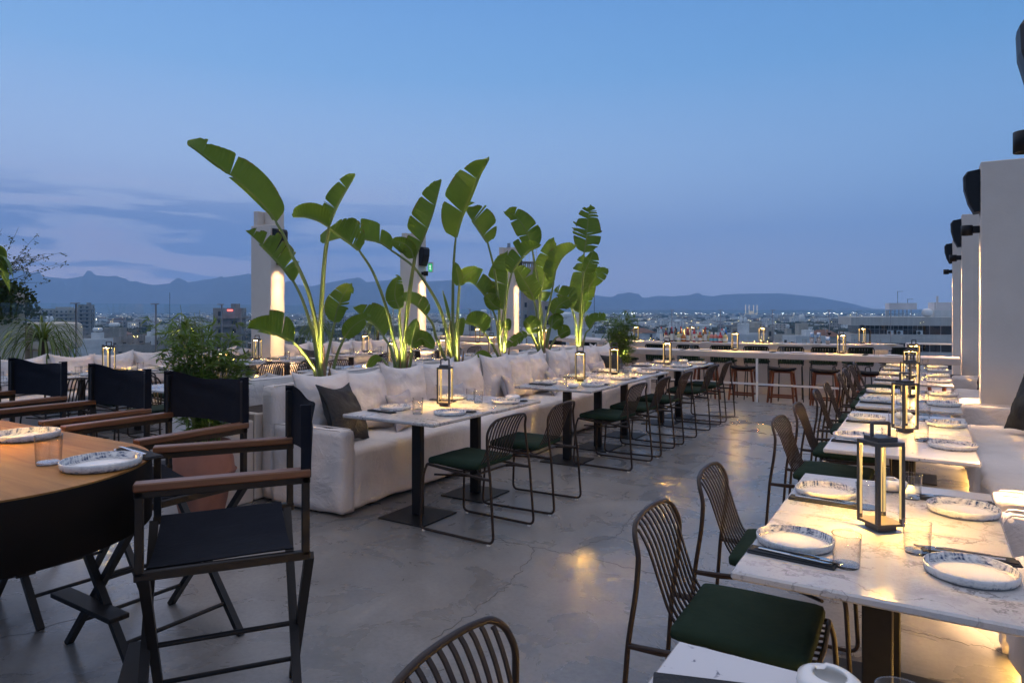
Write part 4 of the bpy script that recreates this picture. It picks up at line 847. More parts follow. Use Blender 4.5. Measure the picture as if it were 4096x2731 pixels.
# ------------------------------------------------------------------ curved bar
arc = [(-8.6,16.6),(-8.2,15.7),(-7.6,15.05),(-6.8,14.45),(-5.9,14.1),(-5.0,14.02),(-3.9,14.1),(-2.86,14.26),(-2.0,14.48),(-1.28,14.78),(-.75,15.18),(-.4,15.62)]
front = [Vector((x, y, 0)) for x, y in arc]; front = cr(front, 4)
def offs(P, d):
    out = []
    for i, p in enumerate(P):
        tg = (P[min(i+1,len(P)-1)] - P[max(i-1,0)]).normalized(); out.append(p + Vector((-tg.y, tg.x, 0))*d)
    return out
def ribbon(P, d0, d1, z0, z1):
    A, B = offs(P, d0), offs(P, d1); m = MB(); n = len(P)
    V = [(p.x,p.y,z) for L, z in ((A,z0),(A,z1),(B,z1),(B,z0)) for p in L]
    F = [(k*n+i, k*n+i+1, ((k+1) % 4)*n+i+1, ((k+1) % 4)*n+i) for k in range(4) for i in range(n-1)]
    F += [(0,n,2*n,3*n), (3*n+n-1, 2*n+n-1, n+n-1, n-1)]; m.add(V, [f[::-1] for f in F]); return m
t = thing('curved_bar', 'curved cream cocktail bar with bottles on it', 'bar', (0,0,0))
ribbon(front, 0, .72, .765, .868).build('countertop', 'counter', t)
ribbon(front, .34, .46, -.168, .764).build('front_panel', 'counter', t)
ribbon(front, .27, .29, .752, .763).build('light_strip', 'added_bar_glow', t)  # added glow below the bar top, put in to warm the front panel
ribbon(front, 1.25, 1.85, .70, .74).build('back_counter', 'counter', t)
ribbon(front, 1.3, 1.42, -.168, .699).build('back_panel', 'counter', t)
BZ = .869
def on_bar(x, off=.25):
    best = min(range(len(front)), key=lambda i: abs(front[i].x-x)); p = offs(front, off)[best]; return x, p.y
for i, (x, y) in enumerate([(-5.6,14.6),(-4.36,14.73),(-2.92,14.76),(-1.12,15.5)]):
    lantern(x, y, f'bronze frame lantern on the curved bar, {NTH[i] if i else "first"} from the left', BZ)
for i, x in enumerate([-3.95,-2.55,-1.9,-1.0,-.62]):
    px, py = on_bar(x, .16)
    PP.put((px, py, BZ), 0, f'plain white plate on the curved bar, {NTH[i] if i else "first"} from the left', 'plates on the counters')
    GL.put((px-.2, py+.05, BZ), 0, f'clear tumbler on the curved bar, {NTH[i] if i else "first"} from the left', 'tumblers on the counters')
# bottles
liq = {'dark_red':(.16,.01,.012),'amber':(.38,.13,.02),'pale_yellow':(.55,.48,.22),'dark_green':(.015,.045,.015),'pink':(.62,.20,.13),'clear':(.45,.50,.50),'blue':(.02,.14,.42),'red':(.5,.03,.02)}
for k, c in liq.items(): MAT['b_'+k] = M('bottle_glass_'+k, c, .08, Coat_Weight=.6)
MAT['paper'] = M('paper_label', (.72,.68,.58), .6); MAT['red_cap'] = M('red_cap', (.45,.02,.02), .35); MAT['gold'] = M('gold_cap', (.6,.42,.12), .3, .8); MAT['black_cap'] = M('black_cap', (.02,.02,.02), .35); MAT['teal_label'] = M('teal_label', (.15,.42,.48), .5)
shapes = {'tall': [(.001,0),(.037,0),(.039,.01),(.039,.17),(.032,.20),(.015,.225),(.014,.275)], 'round': [(.001,0),(.040,0),(.050,.03),(.050,.10),(.035,.14),(.016,.165),(.015,.205)], 'flask': [(.001,0),(.045,0),(.047,.01),(.047,.12),(.040,.15),(.017,.17),(.016,.20)], 'slim': [(.001,0),(.030,0),(.031,.01),(.031,.20),(.018,.235),(.013,.25),(.013,.305)]}
BL = [(-4.98,.30,'slim','clear','red_cap','slim bottle with red cap at the left end of the bottles'),(-4.86,.38,'tall','dark_red','gold','dark red bottle with orange cap, second of the bottles'),(-4.76,.5,'tall','dark_green','black_cap','dark green bottle with black cap near the left end'),
(-4.66,.42,'slim','dark_red','red_cap','tall dark bottle with bright red neck'),(-4.60,.55,'slim','amber','black_cap','slim amber bottle with black cap behind the front row'),(-4.52,.48,'tall','dark_green','black_cap','dark wine-shaped bottle with cream label'),
(-4.44,.62,'slim','dark_red','red_cap','tall dark red bottle in the back row of the bar'),(-4.40,.40,'flask','pale_yellow','gold','short pale bottle with golden stopper'),(-4.33,.60,'slim','clear','teal','tall clear bottle with green neck in the back row'),
(-4.24,.42,'round','amber','gold','round amber brandy bottle with golden stopper'),(-4.20,.58,'slim','amber','gold','tall golden bottle behind the round brandy bottle'),(-4.10,.46,'tall','dark_red','red_cap','red-necked bottle with large cream label'),
(-4.0,.60,'tall','clear','black_cap','clear bottle between the bar lantern and the red aperitif'),(-3.88,.44,'slim','red','paper','bright red aperitif bottle with white label and red shield'),(-3.80,.58,'slim','clear','gold','tall clear bottle behind the bright red aperitif'),
(-3.68,.46,'flask','amber','red_cap','squat orange bottle right of the bright red aperitif'),(-3.60,.60,'tall','dark_green','black_cap','tall olive bottle in the back right group'),(-3.50,.46,'slim','amber','red_cap','slim orange bottle with red collar'),
(-3.42,.60,'round','pale_yellow','gold','round straw-coloured bottle right of the orange one'),(-3.28,.46,'flask','pink','paper','pink gin bottle with pale blue label, left one'),(-3.14,.46,'flask','pink','paper','pink gin bottle with pale blue label, right one'),
(-2.99,.60,'tall','clear','red_cap','clear bottle with red cap behind the numbered red bottle'),(-2.97,.42,'flask','red','red_cap','red square-shouldered bottle with white label reading 24'),(-2.84,.55,'slim','blue','teal','blue bottle behind the pale yellow one'),
(-2.80,.42,'flask','pale_yellow','black_cap','pale yellow bottle with oval label at the right end')]
for x, off, sh, li, cp, lab in BL:
    x = -4.92+(x+4.98)*.60
    px, py = on_bar(x, off); t = thing('bottle', lab, 'bottle', (px, py, BZ), R(random.uniform(-30,30)), 'bottles on the curved bar'); pr = shapes[sh]
    m = MB(); m.lathe(pr, n=16); m.build('bottle_body', 'b_'+li, t); r = pr[3][0]+.0008
    m = MB(); m.lathe([(r,pr[2][1]+.02),(r,pr[3][1]-.03)], n=16); m.build('paper_label', 'teal_label' if li == 'pink' else 'paper', t)
    rz, zt = pr[-1]; m = MB(); m.lathe([(rz+.003,zt-.03),(rz+.004,zt+.012),(.001,zt+.014)], n=12); m.build('cap', {'teal':'teal_label'}.get(cp, cp), t)
    if lab.endswith('24'):
        t.rotation_euler = (0,0,R(31.3)); fc = bpy.data.curves.new('label_number', 'FONT'); fc.body = '24'; fc.size = .045; fc.extrude = .0005; fc.align_x = 'CENTER'
        fo = bpy.data.objects.new('label_number', fc); COL.objects.link(fo); fo.parent = t; fo.location = (0,-r-.002,.045); fo.rotation_euler = (R(90),0,0); fc.materials.append(MAT['black_cap']); me = bpy.data.meshes.new_from_object(fo); no = bpy.data.objects.new('label_number', me); COL.objects.link(no); no.parent = t; no.location = (0,-r-.002,.045); no.rotation_euler = (R(90),0,0); bpy.data.objects.remove(fo)
    if 'shield' in lab:
        t.rotation_euler = (0,0,R(31.3)); m = MB(); m.prism([(-.014,.10),(0,.075),(.014,.10),(.012,.12),(-.012,.12)], 0, .001); m.v = [(x_, -r-.0015-z_, y_) for x_, y_, z_ in m.v]; m.build('shield_emblem', 'red_cap', t)
# upturned coupe glasses, shakers, tools
def make_coupe():
    m = MB(); m.lathe([(.001,.11),(.03,.11),(.031,.108),(.004,.10),(.004,.055),(.02,.04),(.040,.012),(.041,0),(.039,.012),(.018,.038),(.001,.045)], n=14); o = m.build('coupe_glass', 'tumbler'); tag(o, 'glass', 'glass'); return o
CG = Proto(make_coupe())
for i in range(8):
    px, py = on_bar(-5.62+.125*i, .55 if i % 2 else .45)
    if abs(px+5.6) > .1: CG.put((px, py, BZ), 0, 'upturned coupe glass in the line left of the bottles on the curved bar', 'upturned coupe glasses left of the bottles')
for i in range(9):
    px, py = on_bar(-3.35+.13*i, .62); CG.put((px, py, BZ), 0, 'upturned coupe glass in the line right of the bottles on the curved bar', 'upturned coupe glasses right of the bottles')
for i, (x, h) in enumerate([(-1.98,.24),(-1.86,.235)]):
    px, py = on_bar(x, .4); m = MB(); m.lathe([(.001,0),(.030,0),(.044,h*.55),(.044,h*.6),(.036,h*.8),(.034,h*.97),(.001,h)], n=18); tag(m.build('cocktail_shaker', 'steel', None, (px,py,BZ)), f'steel cocktail shaker, {["left","right"][i]} one of the pair on the curved bar', 'shaker')
px, py = on_bar(-1.70, .38); t = thing('tool_cup', 'steel cup holding bar spoons and a strainer, beside the shakers', 'cup', (px,py,BZ))
m = MB(); m.lathe([(.001,0),(.035,0),(.045,.15),(.043,.15),(.033,.004),(.001,.004)], n=16); m.build('cup_body', 'steel', t)
m = MB(); m.tube([(0,0,.01),(-.05,0,.32)], .004, 6); m.build('bar_spoon', 'steel', t)
m = MB(); m.tube([(0,0,.01),(.03,.0,.19)], .004, 6); m.lathe([(.001,.17),(.03,.19),(.04,.22),(.038,.22)], (.03,0,.01), 12); m.build('strainer', 'black_metal', t)
t = thing('bar_tap', 'black arched tap on the curved bar beside its right lantern', 'tap', (-1.0, 15.75, BZ)); m = MB(); m.tube(fillet([(0,0,0),(0,0,.30),(-.16,0,.30),(-.16,0,.22)], .08, 6), .013, 8); m.build('spout', 'black_metal', t)
m = MB(); m.lathe([(.022,0),(.022,.05),(.001,.055)], n=12); m.build('tap_base', 'black_metal', t)
# green bar chairs
def make_bar_chair():
    t = thing('bar_chair', 'bar chair', 'bar chair'); SH = .70
    m = MB()
    for sx in (-1,1):
        m.tube(fillet([(sx*.21,.20,0),(sx*.20,.17,SH-.06),(sx*.2,-.10,SH-.03),(sx*.22,-.20,0)], .06, 5), .010, 7)
        m.tube([(sx*.215,.19,.28),(sx*.215,-.19,.28)], .008, 6)
        m.tube(fillet([(sx*.2,.15,SH-.02),(sx*.215,-.20,SH-.01),(sx*.225,-.235,SH+.30)], .05, 4), .010, 7)
    m.tube([(-.215,.19,.28),(.215,.19,.28)], .009, 6); m.tube([(-.215,-.19,.28),(.215,-.19,.28)], .008, 6)
    m.tube(fillet([(-.225,-.235,SH+.28),(-.20,-.245,SH+.33),(.20,-.245,SH+.33),(.225,-.235,SH+.28)], .05, 4), .010, 7)
    for i in range(11): m.flat([(-.19+.038*i,-.245,SH+.32),(-.19+.038*i,-.225,SH+.12),(-.19+.038*i,-.18,SH-.005),(-.19+.038*i,.17,SH)], .008, .005, (1,0,0))
    m.build('frame', 'black_metal', t)
    m = MB(); m.soft((0,-.01,SH+.03), (.44,.42,.045), .02, .05); m.build('seat_cushion', 'green_cloth', t, weld=True)
    m = MB()
    for i in range(9): m.soft((-.184+.046*i,-.215,SH+.18), (.045,.035,.27), .016, .05)
    m.soft((0,-.225,SH+.325), (.43,.05,.035), .016, .06); m.build('back_cushion', 'green_cloth', t)
    return t
BC = Proto(make_bar_chair())
for i, (x, y, a) in enumerate([(-5.30,13.3,-55),(-4.62,13.42,-10),(-4.02,13.5,0),(-3.40,13.62,3),(-2.80,13.72,6),(-2.22,13.86,10),(-1.68,14.02,14),(-1.12,14.25,22),(-.5,14.6,35),(-7.0,13.75,-25),(-6.1,13.45,-12)]):
    BC.put((x, y, -.17), R(a), f'dark green ribbed bar chair at the curved bar, {(NTH[i] if i else "first") + " counting from the bamboo pot" if i < 9 else ["behind the farthest big-leaved plant","just left of the far bamboo pot"][i-9]}', 'green bar chairs at the curved bar')
# left bar counter beyond the middle left pillar
t = thing('side_counter', 'cream counter beyond the long one, left, between the left pillars', 'counter', (-10.0, 14.55, 0)); m = MB(); m.box((0,0,.815), (2.2,.5,.10), .006); m.build('countertop', 'counter', t); m = MB(); m.box((0,.05,.30), (1.9,.12,.93)); m.build('panel', 'counter', t)
for i, (x, y) in enumerate([(-10.7,14.5),(-9.75,14.55)]): lantern(x, y, f'bronze frame lantern on the far left side counter, {["left","right"][i]} one', BZ-.002)
# ================================================================== glass railing
def railing(p, q, zt, zb, label, step=1.2):
    p = Vector((*p, 0)); q = Vector((*q, 0)); d = (q-p); L = d.length; d.normalize(); n = max(1, round(L/step)); t = thing('glass_railing', label, 'railing', (p.x, p.y, 0), 0)
    nn = Vector((-d.y, d.x, 0))
    for i in range(n):
        a = d*(L*i/n+.012); b_ = d*(L*(i+1)/n-.012); m = MB(); 
        m.add([(a.x,a.y,zb+.06),(b_.x,b_.y,zb+.06),(b_.x,b_.y,zt),(a.x,a.y,zt)], [(0,1,2,3)]); m.build('glass_pane', 'pane', t)
    for i in range(n+1):
        a = d*(L*i/n); m = MB(); ang = math.atan2(d.y, d.x)
        m.box((a.x-nn.x*.03, a.y-nn.y*.03, (zb+zt)/2), (.014,.035,zt-zb-.012), 0, ang); m.box((a.x, a.y, zt), (.12,.04,.014), .001, ang); m.build('post', 'fence_steel', t)
    m = MB(); e = d*L; m.beam((0,0,zb+.04),(e.x,e.y,zb+.04),.05,.08); m.build('bottom_channel', 'fence_steel', t)
    return t
railing((-10.62,1.6),(-10.62,12.4), 1.65, 0, 'glass railing with steel posts along the left terrace edge')
railing((-11.9,12.4),(-11.9,19.4), 1.58, -.17, 'glass railing at the far left corner behind the left pillars')
railing((-11.9,19.4),(3.4,19.4), 1.545, -.17, 'glass railing at the far end behind the curved bar', 1.45)
t = thing('handrail', 'white tube handrail right of the curved bar', 'handrail', (-.6, 17.5, -.17)); m = MB(); m.tube([(.2,0,.98),(3.2,0,.98)], .02, 8)
m.build('rail', 'white_rail', t)
for x in (.2,1.6,2.9):
    m = MB(); m.tube([(x,0,0),(x,0,.98)], .016, 8); m.build('post', 'white_rail', t)
# ================================================================== planter with the big-leaved plants
t = thing('long_planter', 'long pale planter box between the two centre sofas', 'planter', (-4.86, 7.25, 0)); m = MB(); m.box((0,0,.36), (.40,7.2,.70), .01); m.build('planter_box', 'plaster', t)
m = MB(); m.box((0,0,.7125), (.36,7.1,.004)); m.build('planter_soil', 'soil', t)
t = thing('glass_cube_planter', 'clear glass cube with dark succulents at the sofa end', 'planter', (-4.86, 3.50, 0))
m = MB(); m.box((0,0,.33), (.40,.28,.66), .01); m.build('plinth', 'plaster', t)
m = MB()
for a, d in (((-.17,0,.79),(.004,.24,.25)),((.17,0,.79),(.004,.24,.25)),((0,-.12,.79),(.336,.004,.25)),((0,.12,.79),(.336,.004,.25))): m.box(a, d)
m.build('glass_sides', 'tumbler', t)
m = MB(); m.box((0,0,.71), (.32,.22,.09), .02); m.build('pebble_bed', 'soil', t)
m = MB(); rr = random.Random(3)
for cx_, cy_, cz_ in ((-.06,0,.93),(.07,.02,.90),(.0,-.05,.82)):
    for k in range(16):
        a = rr.uniform(0,6.28); l = rr.uniform(.05,.09); e = rr.uniform(.2,1.2); d = Vector((math.cos(a)*math.cos(e), math.sin(a)*math.cos(e), math.sin(e))); p = Vector((cx_,cy_,cz_-.03)); sd_ = d.cross(Vector((0,0,1))).normalized()*.018
        m.add([p, p+d*l*.6+sd_, p+d*l, p+d*l*.6-sd_], [(0,1,2,3)])
    m.tube([(cx_,cy_,.72),(cx_,cy_,cz_)], .007, 6)
m.build('succulent', 'succulent', t)
def sample(P, t):
    L = [0]
    for i in range(1, len(P)): L.append(L[-1]+(P[i]-P[i-1]).length)
    s_ = t*L[-1]
    for i in range(1, len(P)):
        if s_ <= L[i] or i == len(P)-1:
            k = (s_-L[i-1])/max(1e-6, L[i]-L[i-1]); return P[i-1].lerp(P[i], k), (P[i]-P[i-1]).normalized(), L[-1]
def blade(pts, wl, wr, seed):
    wl *= 1.3; wr *= 1.3
    """paddle leaf: two pleated halves folded along the midrib, torn into lobes"""
    rnd = random.Random(seed); P = cr(pts, 5); m = MB(); n = 46; uvs = []
    tot = sum((P[i+1]-P[i]).length for i in range(len(P)-1)); W = max(wl, wr); view = Vector((0,0,EYE)) - P[len(P)//2]; view.normalize()
    for sgn, w in ((-1, wl), (1, wr)):
        beta = math.acos(max(-1, min(1, w/W)))*(.9); back = rnd.choice((-1,1)) if w < W*.5 else .3*rnd.choice((-1,1))
        big = w > .07 and tot > .35
        tears = sorted([rnd.uniform(.10,.95) for _ in range(rnd.randint(2,5) if big else rnd.randint(0,1))]) if (seed % 6 or not big) else sorted([rnd.uniform(.1,.95) for _ in range(11)])
        segs = [0]+tears+[1]
        for q in range(len(segs)-1):
            t0, t1 = segs[q], segs[q+1]
            if t1-t0 < .012: continue
            k = max(3, int((t1-t0)*n)); V = []; nc = 7; droop = rnd.uniform(-.10,.18)*W; lift = rnd.uniform(-.20,.20); gap = rnd.uniform(.03,.09) if q < len(segs)-2 else 0; lenk = rnd.uniform(.9,1.04)
            for i in range(k+1):
                tt = t0 + (t1-t0)*i/k; p, d, _ = sample(P, tt)
                prof = (math.sin(math.pi*min(1,(tt*.92+.04))**.72))**.62*(1-.12*tt)
                if tt > .93: prof *= max(.05, (1-tt)/.07)**.6
                sd = d.cross(view).normalized()*sgn; nv = sd.cross(d).normalized()
                if nv.dot(view) < 0: nv = -nv
                edge = 1 - gap*((2*i/k-1)**12) if q < len(segs)-1 else 1
                for j in range(nc+1):
                    u = j/nc; r_ = W*prof*lenk*u*edge
                    ang = beta*back; pos = p + sd*(r_*math.cos(ang)*(w/W if abs(math.cos(ang)) > w/W else 1) if True else 0) + nv*(r_*math.sin(ang))
                    pos += d*(r_*.30*(1 if tt < .9 else .6)) - nv*(W*.10*u*u*back*2) + nv*(W*lift*u**1.6) + nv*(.012*math.sin(tt*n*2.2+j*.2)*u*min(1,W/.12)) + Vector((0,0,-droop*u*u))
                    # the lobe narrows towards its outer edge beside a tear
                    c_ = (i/k-.5)*2
                    pos -= d*(c_*gap*.55*u**1.3*(t1-t0)*tot)
                    V.append(pos); uvs.append((tt*n, u))
            F = [(i*(nc+1)+j, (i+1)*(nc+1)+j, (i+1)*(nc+1)+j+1, i*(nc+1)+j+1) for i in range(k) for j in range(nc)]
            m.add(V, F, True)
    return m, uvs
bases = [4.56,5.68,6.72,7.78,8.9,10.08]
roots = []
for i, y in enumerate(bases):
    t = thing('bird_of_paradise_plant', f'tall plant with paddle-shaped torn leaves, {NTH[i]} from the camera in the long planter', 'plant', (-4.86, y, .715), 0, 'tall big-leaved plants in the long planter'); roots.append(t)
    m = MB(); m.tube([(0,0,0),(.01,0,.25),(.0,.01,.5)], .03, 9, rs=[.034,.026,.010]); m.tube([(.03,.03,0),(.045,.04,.2),(.06,.05,.34)], .02, 8, rs=[.022,.016,.006]); m.build('dry_sheath', 'sheath', t)
for q, (pl, pe, mi, wl, wr) in enumerate(LEAVES):
    t = roots[pl]; B = Vector(t.location); a = 2.4*q; st = B + Vector((math.cos(a)*.03, math.sin(a)*.04, 0)); ps = [Vector(p) for p in pe]
    if ps[0].z < .95: ps = ps[1:] if len(ps) > 2 else ps
    path = cr([st]+ps+[Vector(mi[0])], 5); tot = len(path)
    L = sum((path[i+1]-path[i]).length for i in range(tot-1)); r0 = .010+.008*min(1, L/2.5)+.004
    m = MB(); m.tube([p-B for p in path], .01, 7, rs=[r0*(1.25-.72*i/(tot-1)) for i in range(tot)]); st_ = m.build('leaf_stalk', 'stalk', t)
    m, uvs = blade(mi, wl, wr, q+11 if q != 40 else 54); m.v = [tuple(Vector(v)-B) for v in m.v]; o = m.build('leaf_blade', 'banana', t)
    uvl = o.data.uv_layers.new(name='UVMap'); 
    for lp in o.data.loops: uvl.data[lp.index].uv = (uvs[lp.vertex_index][0]*.11, uvs[lp.vertex_index][1])
    rb = cr(mi, 5); m = MB(); m.tube([p-B for p in rb], .005, 6, rs=[.0085*(1-.8*i/(len(rb)-1))*min(1,max(wl,wr)/.12+.2) for i in range(len(rb))]); m.build('midrib', 'stalk', t)
# uplights in the planter
def spot_up(x, y, z, rot, e, label, size=66, col=(1,.78,.40), body=True):
    t = thing('garden_spotlight', label, 'spotlight', (x, y, z), 0, 'garden spotlights among the plants'); t.rotation_euler = rot
    m = MB(); m.lathe([(.001,0),(.03,0),(.033,.07),(.028,.072),(.027,.055),(.001,.055)], n=14); m.build('housing', 'black_metal', t)
    m = MB(); m.lathe([(.001,.057),(.026,.057)], n=14); m.build('lens', 'lamp_face', t)
    sd = bpy.data.lights.new('garden_spot', 'SPOT'); sd.energy = e*1.0; sd.color = col; sd.spot_size = R(size); sd.spot_blend = .8; sd.shadow_soft_size = .02
    so = bpy.data.objects.new('garden_spot', sd); COL.objects.link(so); so.parent = t; so.location = (0,0,.075); so.rotation_euler = (math.pi,0,0)
for i, y in enumerate(bases):
    spot_up(-4.74 if i % 2 else -4.73, y-.13, .72, (R(6),R(-7),0), 215, f'small black spotlight at the foot of big-leaved plant, {NTH[i]} from the camera')
# ================================================================== bamboo pots
def leafcloud(m, c, d, l, w, n=1):
    pass
def bamboo(parent, stems, h, rad, nl, seed, zb=0):
    rr = random.Random(seed); s_m = MB(); l_m = MB()
    for k in range(stems):
        a = rr.uniform(0,6.28); b_ = rr.uniform(0,.12); hh = h*rr.uniform(.6,1.02); lean = rad*rr.uniform(.15,1.0); p0 = Vector((math.cos(a)*b_, math.sin(a)*b_, zb))
        pts = [p0 + Vector((math.cos(a)*lean*t_**2.0, math.sin(a)*lean*t_**2.0, hh*(t_-.10*t_*t_))) for t_ in [i/6 for i in range(7)]]
        C_ = cr(pts, 3); s_m.tube(C_, .004, 5, rs=[.0055*(1-.75*i/(len(C_)-1)) for i in range(len(C_))])
        for q in range(nl):
            t_ = rr.uniform(.10,1.0)**.8; p, d, _ = sample(C_, min(.999,t_)); aa = rr.uniform(0,6.28); tw = Vector((math.cos(aa), math.sin(aa), rr.uniform(-.1,.7))).normalized(); tl = rr.uniform(.03,.15)*(1.15-.7*t_)
            e = p + tw*tl; s_m.tube([p, e], .0013, 3, caps=False)
            for z_ in range(rr.randint(4,7)):
                bb = rr.uniform(0,6.28); ld = (tw*1.0 + Vector((math.cos(bb), math.sin(bb), rr.uniform(-.8,.5)))*.8).normalized(); ln = rr.uniform(.07,.13); sd = ld.cross(Vector((rr.uniform(-.3,.3),rr.uniform(-.3,.3),1))).normalized()*ln*.10
                q0 = p.lerp(e, rr.uniform(.5,1)); dr = Vector((0,0,-.012)); l_m.add([q0, q0+ld*ln*.35+sd, q0+ld*ln+dr, q0+ld*ln*.35-sd], [(0,1,2,3)])
    s_m.build('stems', 'stalk', parent); l_m.build('leaves', 'bamboo_leaf', parent)
def pot(x, y, z, k, label):
    t = thing('terracotta_pot', label, 'plant pot', (x, y, z)); m = MB()
    pr = [(.001,0),(.145,0),(.155,.02),(.185,.16),(.19,.20),(.235,.34),(.242,.345),(.242,.36),(.236,.37),(.225,.46),(.195,.53),(.19,.545),(.205,.555),(.208,.585),(.192,.59),(.175,.56),(.18,.50),(.001,.50)]
    m.lathe([(r*k, z_*k) for r, z_ in pr], n=48)
    for i in range(60):
        a = 2*math.pi*i/60; c_ = Vector((math.cos(a)*.243*k, math.sin(a)*.243*k, .366*k)); m.box(c_, (.014*k,.018*k,.012*k), .004, a)
    m.build('pot_body', 'terracotta', t); m = MB(); m.lathe([(.001,.515*k),(.178*k,.51*k)], n=24); m.build('pot_soil', 'soil', t); return t
pot(-4.62, 3.15, 0, .97, 'round terracotta pot with beaded band in front of the centre sofa arm')
t = thing('bamboo_plant', 'feathery bamboo growing in the terracotta pot near the camera', 'plant', (-4.62, 3.15, .50)); bamboo(t, 42, 1.20, .30, 13, 5)
spot_up(-4.56, 3.06, .52, (R(-3),R(3),0), 110, 'small spotlight in the soil of the near terracotta pot', 75, (1,.86,.30))
pot(-4.55, 11.15, 0, 1.0, 'terracotta pot beyond the far end of the centre sofa')
t = thing('bamboo_plant', 'lit green bamboo beyond the far end of the centre sofa', 'plant', (-4.55, 11.15, .51)); bamboo(t, 44, 1.12, .28, 13, 9)
spot_up(-4.50, 10.98, .52, (R(3),R(-3),0), 190, 'small spotlight under the far bamboo', 85, (1,.9,.30))
# ================================================================== strap-leaved plants along the railing
def straps(n, L, seed, w=.022, spread=1.0):
    rr = random.Random(seed); m = MB()
    for k in range(n):
        a = rr.uniform(0,6.28); e = rr.uniform(.35,1.35); l = L*rr.uniform(.7,1.15); p = Vector((0,0,0)); d = Vector((math.cos(a)*math.cos(e), math.sin(a)*math.cos(e), math.sin(e))); pts = [p.copy()]
        for i in range(9): d = (d + Vector((0,0,-.24*(1+.2*i)*spread))).normalized(); p = p + d*l/9; pts.append(p.copy())
        sd = Vector((-math.sin(a), math.cos(a), 0)); V = []
        for i, q in enumerate(pts): ww = w*(1-(i/9)**2)*.5+.001; V += [q-sd*ww, q+Vector((0,0,-.004)), q+sd*ww]
        F = []
        for i in range(9): F += [(i*3,i*3+1,i*3+4,i*3+3),(i*3+1,i*3+2,i*3+5,i*3+4)]
        m.add(V, F, True)
    return m
def strap_plant(x, y, z0, zc, n, L, seed, label):
    t = thing('strap_leaf_plant', label, 'plant', (x, y, 0), 0, 'arching strap-leaved plants by the glass railing')
    m = MB(); m.lathe([(.001,0),(.16,0),(.21,z0),(.19,z0),(.18,z0-.04),(.001,z0-.04)], n=20); m.build('planter_pot', 'plaster', t)
    m = MB(); m.tube([(0,0,z0-.05),(.01,0,zc)], .03, 8, rs=[.04,.022]); m.build('trunk', 'bark', t); m = straps(n, L, seed); o = m.build('crown', 'strap_leaf', t); o.location = (0,0,zc); return t
for i, (x, y, z0, zc, n, L) in enumerate([(-10.33,6.75,.6,1.22,110,.62),(-10.33,9.55,.6,1.15,90,.72),(-10.33,11.3,.6,1.25,100,.6),(-10.28,4.62,.6,1.12,90,.95)]):
    strap_plant(x, y, z0, zc, n, L, 20+i, ['strap-leaved plant left of the nearest left pillar','strap-leaved plant right of the nearest left pillar','strap-leaved plant before the middle left pillar','dark strap-leaved plant at the left edge before the glass'][i])
spot_up(-10.20, 6.62, .62, (R(8),R(-8),0), 40, 'small spotlight under the strap plant left of the nearest left pillar', 80, (1,.88,.35))
spot_up(-10.22, 11.15, .62, (R(3),R(3),0), 36, 'small spotlight under the strap plant before the middle left pillar', 80, (1,.88,.35))
# ================================================================== tall planter with ivy and wispy shrub at the left edge
t = thing('tall_planter', 'tall cream planter at the left edge, seen through the railing', 'planter', (-11.75, 4.35, 0)); m = MB(); m.box((0,0,.9), (.9,1.0,1.8), .02); m.build('planter_box', 'plaster', t)
t = thing('low_planter', 'rounded pale planter beside the tall one, seen through the glass', 'planter', (-11.75, 5.35, 0)); m = MB(); m.soft((0,0,1.15), (.7,.75,.42), .07, .08); m.build('planter_bowl', 'plaster', t); m = MB(); m.box((-.02,-.03,.47), (.5,.55,.94)); m.build('pedestal', 'plaster', t)
t = thing('ivy_plant', 'dark ivy spilling over the tall planter at the left edge', 'plant', (-11.75, 4.35, 1.8)); rr = random.Random(8); m = MB(); sm_ = MB()
for k in range(260):
    a = rr.uniform(-1.9,1.9) - .5; p = Vector((rr.uniform(-.3,.35), rr.uniform(-.35,.4), rr.uniform(0,.12))); d = Vector((math.cos(a), math.sin(a), rr.uniform(.2,.9))); pts = [p.copy()]
    for i in range(6): d = (d + Vector((0,0,-.5))).normalized(); p = p + d*rr.uniform(.05,.14); pts.append(p.copy())
    sm_.tube(pts, .003, 4, caps=False)
    for q in pts:
        for z_ in range(7):
            c_ = q + Vector((rr.gauss(0,.035), rr.gauss(0,.035), rr.gauss(0,.03))); u = Vector((rr.gauss(0,1), rr.gauss(0,1), rr.gauss(0,1))).normalized(); v_ = u.orthogonal().normalized(); s_ = rr.uniform(.018,.036)
            m.add([c_-u*s_, c_+v_*s_, c_+u*s_, c_-v_*s_], [(0,1,2,3)])
sm_.build('vines', 'bark', t); m.build('leaves', 'ivy_leaf', t)
t = thing('wispy_shrub', 'wispy bare-stemmed shrub reaching right from the tall planter', 'shrub', (-11.75, 4.45, 1.85)); m = MB(); lm = MB(); rr = random.Random(12)
